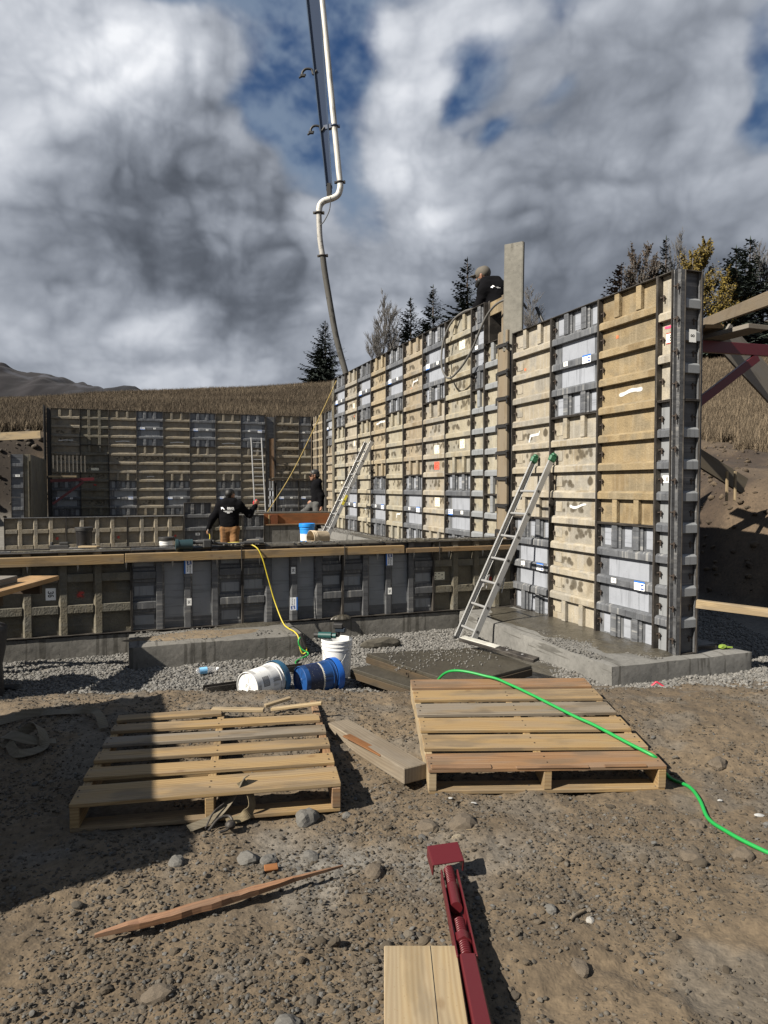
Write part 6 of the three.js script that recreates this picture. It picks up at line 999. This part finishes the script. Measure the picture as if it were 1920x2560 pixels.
// ---------------------------------------------------------------- people
function field(bones, k, c, R, res) {   // bones: [a, b, ra, rb]; smooth union of tapered capsules, meshed
  const mc = new MarchingCubes(res, new THREE.MeshStandardMaterial(), false, false, 200000); mc.isolation = 0; const hs = res / 2;
  const Bn = bones.map(([a, b, ra, rb, sq]) => ({ a: V(...a), d: V(...b).sub(V(...a)), ra, rb: rb ?? ra, sq: sq ?? [1, 1, 1] }));
  const p = V(0, 0, 0), q = V(0, 0, 0);
  for (let z = 0; z < res; z++) for (let y = 0; y < res; y++) for (let x = 0; x < res; x++) {
    p.set(c[0] + (x - hs) / hs * R, c[1] + (y - hs) / hs * R, c[2] + (z - hs) / hs * R); let e = 0, mn = 1e9; const ds = [];
    for (const b of Bn) { q.copy(p).sub(b.a); const L = b.d.lengthSq(), t = L ? clamp(q.dot(b.d) / L) : 0; q.addScaledVector(b.d, -t); q.set(q.x / b.sq[0], q.y / b.sq[1], q.z / b.sq[2]); const d = q.length() - lerp(b.ra, b.rb, t); ds.push(d); if (d < mn) mn = d; }
    for (const d of ds) e += Math.exp(-(d - mn) / k); mc.field[x + y * res + z * res * res] = -(mn - k * Math.log(e));
  }
  mc.update(); const n = mc.count, P = new Float32Array(n * 3), N = new Float32Array(n * 3);
  for (let i = 0; i < n; i++) for (let j = 0; j < 3; j++) { P[i * 3 + j] = mc.positionArray[i * 3 + j] * R + c[j]; N[i * 3 + j] = mc.normalArray[i * 3 + j]; }
  const g = new THREE.BufferGeometry(); g.setAttribute('position', new THREE.BufferAttribute(P, 3)); g.deleteAttribute('normal'); const w = mergeVertices(g, 1e-4); w.computeVertexNormals(); return w;
}
const SKIN = std({ color: new THREE.Color(0.23, 0.115, 0.07), roughness: 0.55 }), HOOD = new THREE.MeshPhysicalMaterial({ color: new THREE.Color(0.004, 0.004, 0.005), roughness: 1, specularIntensity: 0.2 }), HAIR = std({ color: new THREE.Color(0.004, 0.0035, 0.003), roughness: 0.6 }), TANP = std({ map: concTex, color: new THREE.Color(1.25, 0.62, 0.22), roughness: 0.9 }), GREYP = std({ map: concTex, color: new THREE.Color(0.5, 0.51, 0.53), roughness: 0.9 }), BOOT = std({ color: new THREE.Color(0.06, 0.04, 0.025), roughness: 0.7 });
const head = (h, f, s = 1) => { // h: centre of the head, f: unit facing direction in the xz plane
  const F = V(...f).normalize(), S = V(F.z, 0, -F.x), at = (a, b, c) => [h[0] + (F.x * a + S.x * c) * s, h[1] + b * s, h[2] + (F.z * a + S.z * c) * s];
  return [[at(-0.015, 0.035, 0), at(0.005, 0.02, 0), 0.088 * s, 0.085 * s], [at(0.035, -0.06, 0), at(0.05, -0.085, 0), 0.055 * s, 0.042 * s], [at(0.095, 0.005, 0), at(0.108, -0.022, 0), 0.012 * s, 0.017 * s], [at(0.08, 0.03, 0.03), at(0.08, 0.03, -0.03), 0.018 * s], [at(0.085, -0.055, 0.015), at(0.085, -0.055, -0.015), 0.012 * s], [at(-0.005, 0.015, 0.09), at(-0.01, -0.03, 0.085), 0.017 * s, 0.012 * s], [at(-0.005, 0.015, -0.09), at(-0.01, -0.03, -0.085), 0.017 * s, 0.012 * s]];
};
const hand = (p, d, n, curl = 0.5) => { // palm at p, fingers along d, palm facing n
  const Dv = V(...d).normalize(), Nv = V(...n); Nv.addScaledVector(Dv, -Nv.dot(Dv)).normalize(); const Sv = V(0, 0, 0).crossVectors(Dv, Nv), at = (a, b, c) => V(...p).addScaledVector(Dv, a).addScaledVector(Sv, b).addScaledVector(Nv, c).toArray(), L = [[at(-0.01, -0.022, 0), at(0.06, -0.026, 0), 0.016, 0.014], [at(-0.01, 0.02, 0), at(0.06, 0.024, 0), 0.016, 0.014], [at(0, 0, 0), at(0.06, 0, 0), 0.017, 0.015]];
  [[-0.031, 0.058], [-0.011, 0.07], [0.010, 0.075], [0.030, 0.066]].forEach(([b, l]) => { L.push([at(0.07, b, 0), at(0.07 + l * 0.5, b * 1.1, l * 0.25 * curl), 0.0095, 0.009], [at(0.07 + l * 0.5, b * 1.1, l * 0.25 * curl), at(0.07 + l * (1 - 0.4 * curl), b * 1.1, l * 0.9 * curl), 0.009, 0.008]); });
  L.push([at(0.0, 0.035, 0.005), at(0.04, 0.06, 0.02), 0.012, 0.010], [at(0.04, 0.06, 0.02), at(0.07, 0.06, 0.035), 0.010, 0.009]); return L;
};
function person(label, pos, yaw, P) {
  const t = thing('person', label, 'person', pos, yaw), J = P.j, s = [];
  const sk = [...head(P.head, P.face), [J.neck, P.head, 0.055, 0.058], [J.chest, J.neck, 0.10, 0.06], [J.chest, J.hip, 0.12, 0.11], [J.sl, J.sr, 0.07], ...['l', 'r'].flatMap((k) => [[J['s' + k], J['e' + k], 0.048, 0.04], [J['e' + k], J['w' + k], 0.04, 0.028], [J['h' + k], J['k' + k], 0.075, 0.055], [J['k' + k], J['a' + k], 0.052, 0.04], [J['a' + k], J['t' + k], 0.045, 0.035]])];
  const all = [...sk, ...hand(J.wl, P.dl, P.nl, P.cl), ...hand(J.wr, P.dr, P.nr, P.cr)]; const ys = all.flatMap((b) => [b[0], b[1]]), lo = [0, 1, 2].map((i) => Math.min(...ys.map((v) => v[i]))), hi = [0, 1, 2].map((i) => Math.max(...ys.map((v) => v[i]))), cc = lo.map((v, i) => (v + hi[i]) / 2), R = Math.max(...lo.map((v, i) => hi[i] - v)) / 2 + 0.16;
  part('body', [field(all.filter((_, i) => i > 6), 0.012, cc, R, 88), field(head(P.head, P.face).concat([[J.neck, P.head, 0.052, 0.055]]), 0.010, P.head, 0.19, 60)], SKIN, t);
  const fw = P.fwd ?? [0, 0, -1], up = V(...J.neck).sub(V(...J.hip)).normalize();
  const sl = [[J.chest, J.belly, 0.165, 0.155, P.sq], [J.belly, J.belly.map((v, i) => lerp(v, J.hip[i], 0.62)), 0.155, 0.158, P.sq], [J.sl, J.sr, 0.10, 0.10], [J.neck, J.chest, 0.085, 0.13], ...P.hood, ...['l', 'r'].flatMap((k) => [[J['s' + k], J['e' + k], 0.088, 0.068], [J['e' + k], J['w' + k], 0.068, 0.052]]), ...(P.folds ?? [])];
  const yb = sl.flatMap((b) => [b[0], b[1]]), lo2 = [0, 1, 2].map((i) => Math.min(...yb.map((v) => v[i]))), hi2 = [0, 1, 2].map((i) => Math.max(...yb.map((v) => v[i]))), c2 = lo2.map((v, i) => (v + hi2[i]) / 2), R2 = Math.max(...lo2.map((v, i) => hi2[i] - v)) / 2 + 0.2;
  part('hoodie', wrinkle(field(sl, 0.022, c2, R2, 84), 0.012), HOOD, t);
  const tr = ['l', 'r'].flatMap((k) => [[J['h' + k], J['k' + k], 0.108, 0.085], [J['k' + k], J['a' + k], 0.088, 0.075], [J.hip, J['h' + k], 0.12, 0.11]]); const yc = tr.flatMap((b) => [b[0], b[1]]), lo3 = [0, 1, 2].map((i) => Math.min(...yc.map((v) => v[i]))), hi3 = [0, 1, 2].map((i) => Math.max(...yc.map((v) => v[i]))), c3 = lo3.map((v, i) => (v + hi3[i]) / 2);
  part('trousers', metreUVsmooth(wrinkle(field(tr, 0.015, c3, Math.max(...lo3.map((v, i) => hi3[i] - v)) / 2 + 0.16, 72), 0.014)), P.trousers, t);
  for (const k of ['l', 'r']) part('boot', field([[J['a' + k], J['t' + k], 0.06, 0.05]], 0.01, J['a' + k], 0.28, 36), BOOT, t);
  return t;
}
function wrinkle(g, amp) { const p = g.attributes.position, n = g.attributes.normal; for (let i = 0; i < p.count; i++) { const x = p.getX(i), y = p.getY(i), z = p.getZ(i), a = (fbm3(x * 9, y * 16, z * 9, 3, 5) - 0.5) * 2 * amp; p.setXYZ(i, x + n.getX(i) * a, y + n.getY(i) * a, z + n.getZ(i) * a); } g.computeVertexNormals(); return g; }
const hairCap = (h, f, dy = 0) => { const F = V(...f).normalize(), at = (a, b) => [h[0] + F.x * a, h[1] + b, h[2] + F.z * a]; return [[at(-0.03, 0.055 + dy), at(0.01, 0.06 + dy), 0.095, 0.088], [at(-0.06, 0.02), at(-0.055, -0.03), 0.062, 0.05]]; };
const printOn = (parent, draw, w, h, pos, rot) => { const tx = canvasTex(256, 128, (g, W_, H_) => { g.fillStyle = '#000'; g.fillRect(0, 0, W_, H_); draw(g); }, false); const g = new THREE.PlaneGeometry(w, h, 10, 4), p = g.attributes.position; for (let i = 0; i < p.count; i++) p.setZ(i, -Math.pow(p.getX(i) / 0.3, 2) * 0.12); g.computeVertexNormals(); const m = part('back_print', g, std({ color: 0xe8e8e8, alphaMap: tx, transparent: true, roughness: 0.8 }), parent); m.position.set(...pos); m.rotation.set(...rot); return m; };
{ // pointing worker, seen from behind
  const J = { neck: [0.0, 1.50, 0.0], chest: [-0.02, 1.32, 0.01], belly: [-0.02, 1.12, 0.0], hip: [-0.01, 0.96, 0.0], sl: [-0.20, 1.43, 0.0], sr: [0.19, 1.43, 0.0], el: [-0.36, 1.16, 0.06], wl: [-0.46, 0.93, 0.02], er: [0.40, 1.23, -0.10], wr: [0.50, 1.42, -0.24], hl: [-0.10, 0.93, 0], hr: [0.09, 0.93, 0], kl: [-0.13, 0.50, -0.03], kr: [0.10, 0.50, 0.02], al: [-0.14, 0.10, 0.04], ar: [0.11, 0.10, 0.06], tl: [-0.16, 0.04, -0.1], tr: [0.14, 0.04, -0.08] };
  const H = [0.005, 1.64, -0.02], f = [0.55, 0, -0.83];
  const t = person('worker seen from behind in black hoodie and tan trousers, pointing with red glove', V(-3.30, -0.22, -15.2), 0, { j: J, head: H, face: f, sq: [1.28, 1, 0.85], dl: [-0.2, -0.95, -0.1], nl: [1, 0, 0], cl: 0.7, dr: [0.45, 0.85, -0.2], nr: [-0.6, 0.2, -0.7], cr: 0.6, trousers: TANP, hood: [[[-0.07, 1.50, 0.06], [0.08, 1.50, 0.05], 0.075], [[-0.09, 1.54, 0.0], [0.09, 1.54, -0.01], 0.05]] });
  part('hair', wrinkle(field(hairCap(H, f), 0.012, H, 0.22, 48), 0.006), HAIR, t);
  part('glove', field(hand(J.wr, [0.45, 0.85, -0.2], [-0.6, 0.2, -0.7], 0.6).map(([a, b, c, d]) => [a, b, c + 0.006, d + 0.006]), 0.006, J.wr.map((v, i) => v + [0.04, 0.07, -0.02][i]), 0.14, 52), std({ color: new THREE.Color(0.42, 0.025, 0.035), roughness: 0.7 }), t);
  part('glove', field(hand(J.wl, [-0.2, -0.95, -0.1], [1, 0, 0], 0.7).map(([a, b, c, d]) => [a, b, c + 0.006, d + 0.006]), 0.006, J.wl.map((v, i) => v + [-0.02, -0.07, 0][i]), 0.14, 52), M.black, t);
  const pr = printOn(t, (g) => { g.fillStyle = '#fff'; g.beginPath(); g.moveTo(12, 12); g.lineTo(46, 12); g.lineTo(84, 56); g.lineTo(60, 50); g.lineTo(36, 30); g.lineTo(22, 58); g.fill(); g.font = 'bold 40px sans-serif'; g.fillText('ZALES', 122, 42); g.font = 'bold 13px sans-serif'; g.fillText('CONCRETE FORMS', 126, 60); g.fillRect(60, 78, 150, 4); g.fillRect(84, 92, 130, 4); g.fillRect(120, 106, 50, 8); }, 0.32, 0.16, [-0.015, 1.335, 0.178], [-0.10, 0, 0]);
  part('held_cable', tube([J.wl.map((v, i) => v + [-0.02, -0.05, 0.03][i]), [-0.42, 0.78, 0.06], [-0.45, 0.45, 0.1], [-0.52, 0.1, 0.15]], 0.012, 40, 6), YELLOW, t);
}
{ // worker in the far corner, seen from his left... side, facing left
  const J = { neck: [0.01, 1.47, 0.0], chest: [0.03, 1.30, 0.0], belly: [0.04, 1.10, 0.0], hip: [0.02, 0.92, 0.0], sl: [0.02, 1.40, 0.17], sr: [0.03, 1.40, -0.17], el: [0.13, 1.12, 0.22], wl: [0.12, 0.86, 0.20], er: [0.10, 1.13, -0.20], wr: [-0.06, 0.98, -0.20], hl: [0.03, 0.90, 0.09], hr: [0.0, 0.90, -0.09], kl: [-0.02, 0.48, 0.12], kr: [-0.30, 0.66, -0.08], al: [0.12, 0.10, 0.10], ar: [-0.24, 0.24, -0.08], tl: [0.0, 0.05, 0.1], tr: [-0.40, 0.20, -0.08] };
  const H = [-0.035, 1.62, 0.0], f = [-1, 0, 0.12];
  const t = person('worker in a black hoodie and black cap standing in the far corner, facing left', V(-1.77, 0.27, -18.3), 0.25, { j: J, head: H, face: f, sq: [0.85, 1, 1.2], dl: [0.05, -1, 0], nl: [-1, 0, 0], cl: 0.6, dr: [-0.8, -0.4, 0], nr: [0, -1, 0], cr: 0.7, trousers: GREYP, hood: [[[0.09, 1.48, 0.05], [0.09, 1.48, -0.05], 0.075]] });
  part('cap', [field([[[-0.02, 1.69, 0], [0.01, 1.69, 0], 0.10, 0.10], [[0.05, 1.62, 0.03], [0.05, 1.62, -0.03], 0.06]], 0.012, [0, 1.68, 0], 0.2, 44), bx(0.14, 0.014, 0.15, -0.155, 1.665, 0, 0.006)], M.black, t);
  part('glasses', [bx(0.02, 0.035, 0.15, -0.135, 1.645, 0, 0.006), rod([-0.13, 1.65, 0.085], [-0.03, 1.64, 0.1], 0.006, 6)], M.black, t);
  part('chest_print', bx(0.06, 0.018, 0.002, 0.0, 1.33, 0.232, 0.0006), plasticW, t);
}
{ // worker on top of the wall, bent over with his back to the viewer
  const J = { neck: [-0.03, 1.06, 0.10], chest: [0.08, 0.96, 0.10], belly: [0.10, 0.74, 0.12], hip: [0.11, 0.55, 0.14], sl: [-0.12, 0.96, 0.14], sr: [0.26, 0.98, 0.06], el: [-0.22, 0.70, 0.10], wl: [-0.30, 0.46, -0.06], er: [0.34, 0.72, 0.0], wr: [0.20, 0.52, -0.14], hl: [0.02, 0.52, 0.14], hr: [0.20, 0.52, 0.12], kl: [-0.02, 0.30, -0.24], kr: [0.24, 0.30, -0.26], al: [0.02, 0.08, 0.08], ar: [0.22, 0.08, 0.08], tl: [0.0, 0.04, -0.06], tr: [0.24, 0.04, -0.06] };
  const H = [-0.125, 1.20, 0.02], f = [-0.85, -0.15, -0.5];
  const p0 = V(1.66, 3.66, -11.15);
  const t = person('worker in black hoodie and grey-brown cap bending over the long wall top', p0, 0, { j: J, head: H, face: f, sq: [1.2, 1, 0.95], dl: [-0.4, -0.9, 0], nl: [1, 0, 0], cl: 0.7, dr: [-0.5, -0.7, 0], nr: [0, 0, -1], cr: 0.7, trousers: GREYP, hood: [[[-0.10, 1.09, 0.13], [0.07, 1.12, 0.10], 0.085, 0.08], [[-0.05, 1.02, 0.16], [0.1, 1.03, 0.14], 0.07]] });
  const F = V(...f).normalize(); const cy0 = H[1] + 0.06;
  part('cap', [field([[[H[0] - 0.0 + 0.015, cy0 + 0.005, H[2] + 0.01], [H[0] - 0.02, cy0, H[2] - 0.01], 0.105, 0.102]], 0.01, [H[0], cy0, H[2]], 0.18, 44), (() => { const g = bx(0.11, 0.012, 0.14, 0.14, -0.005, 0, 0.005); g.rotateZ(-0.18); g.rotateY(Math.atan2(-F.z, F.x)); g.translate(H[0], cy0, H[2]); return g; })()], std({ color: new THREE.Color(0.085, 0.075, 0.06), roughness: 0.85 }), t);
  part('glasses', [rod([H[0] - 0.12, H[1] + 0.035, H[2] + 0.01], [H[0] - 0.0, H[1] + 0.03, H[2] + 0.10], 0.008, 6)], M.black, t);
  part('beard', wrinkle(field([[[H[0] - 0.05, H[1] - 0.06, H[2]], [H[0] - 0.075, H[1] - 0.11, H[2] - 0.04], 0.055, 0.045]], 0.01, [H[0] - 0.06, H[1] - 0.08, H[2]], 0.16, 36), 0.006), HAIR, t);
  const pr = printOn(t, (g) => { g.fillStyle = '#fff'; g.beginPath(); g.moveTo(6, 60); g.lineTo(50, 30); g.lineTo(80, 64); g.lineTo(52, 56); g.lineTo(34, 80); g.fill(); g.font = 'bold 22px sans-serif'; g.fillText('ZALES', 158, 28); g.fillRect(90, 74, 150, 4); g.fillRect(104, 88, 120, 4); }, 0.25, 0.125, [0.075, 0.99, 0.262], [-0.4, 0.1, 0.12]);
  const sc = thing('scaffold_deck', 'plank deck behind the top of the long wall under the capped worker', 'scaffold', B(0.0, 3.60, -2.4), TH); for (let i = 0; i < 2; i++) part('plank', bx(0.28, 0.045, 3.4, 0.62 + i * 0.3, 0.03, 0.0, 0.004, 2), woodMat('old'), sc); for (const z of [-1.2, 0.4, 1.5]) { part('bracket_arm', bar([0.28, -0.03, z], [1.1, -0.03, z], 0.05, 0.06), M.redSteel, sc); part('bracket_strut', bar([0.30, -0.8, z], [1.0, -0.08, z], 0.04, 0.05), M.redSteel, sc); }
}

shade(scene);
scene.traverse((o) => { if (o.isMesh && o.name === 'sky') o.castShadow = false; });
renderer.render(scene, camera);
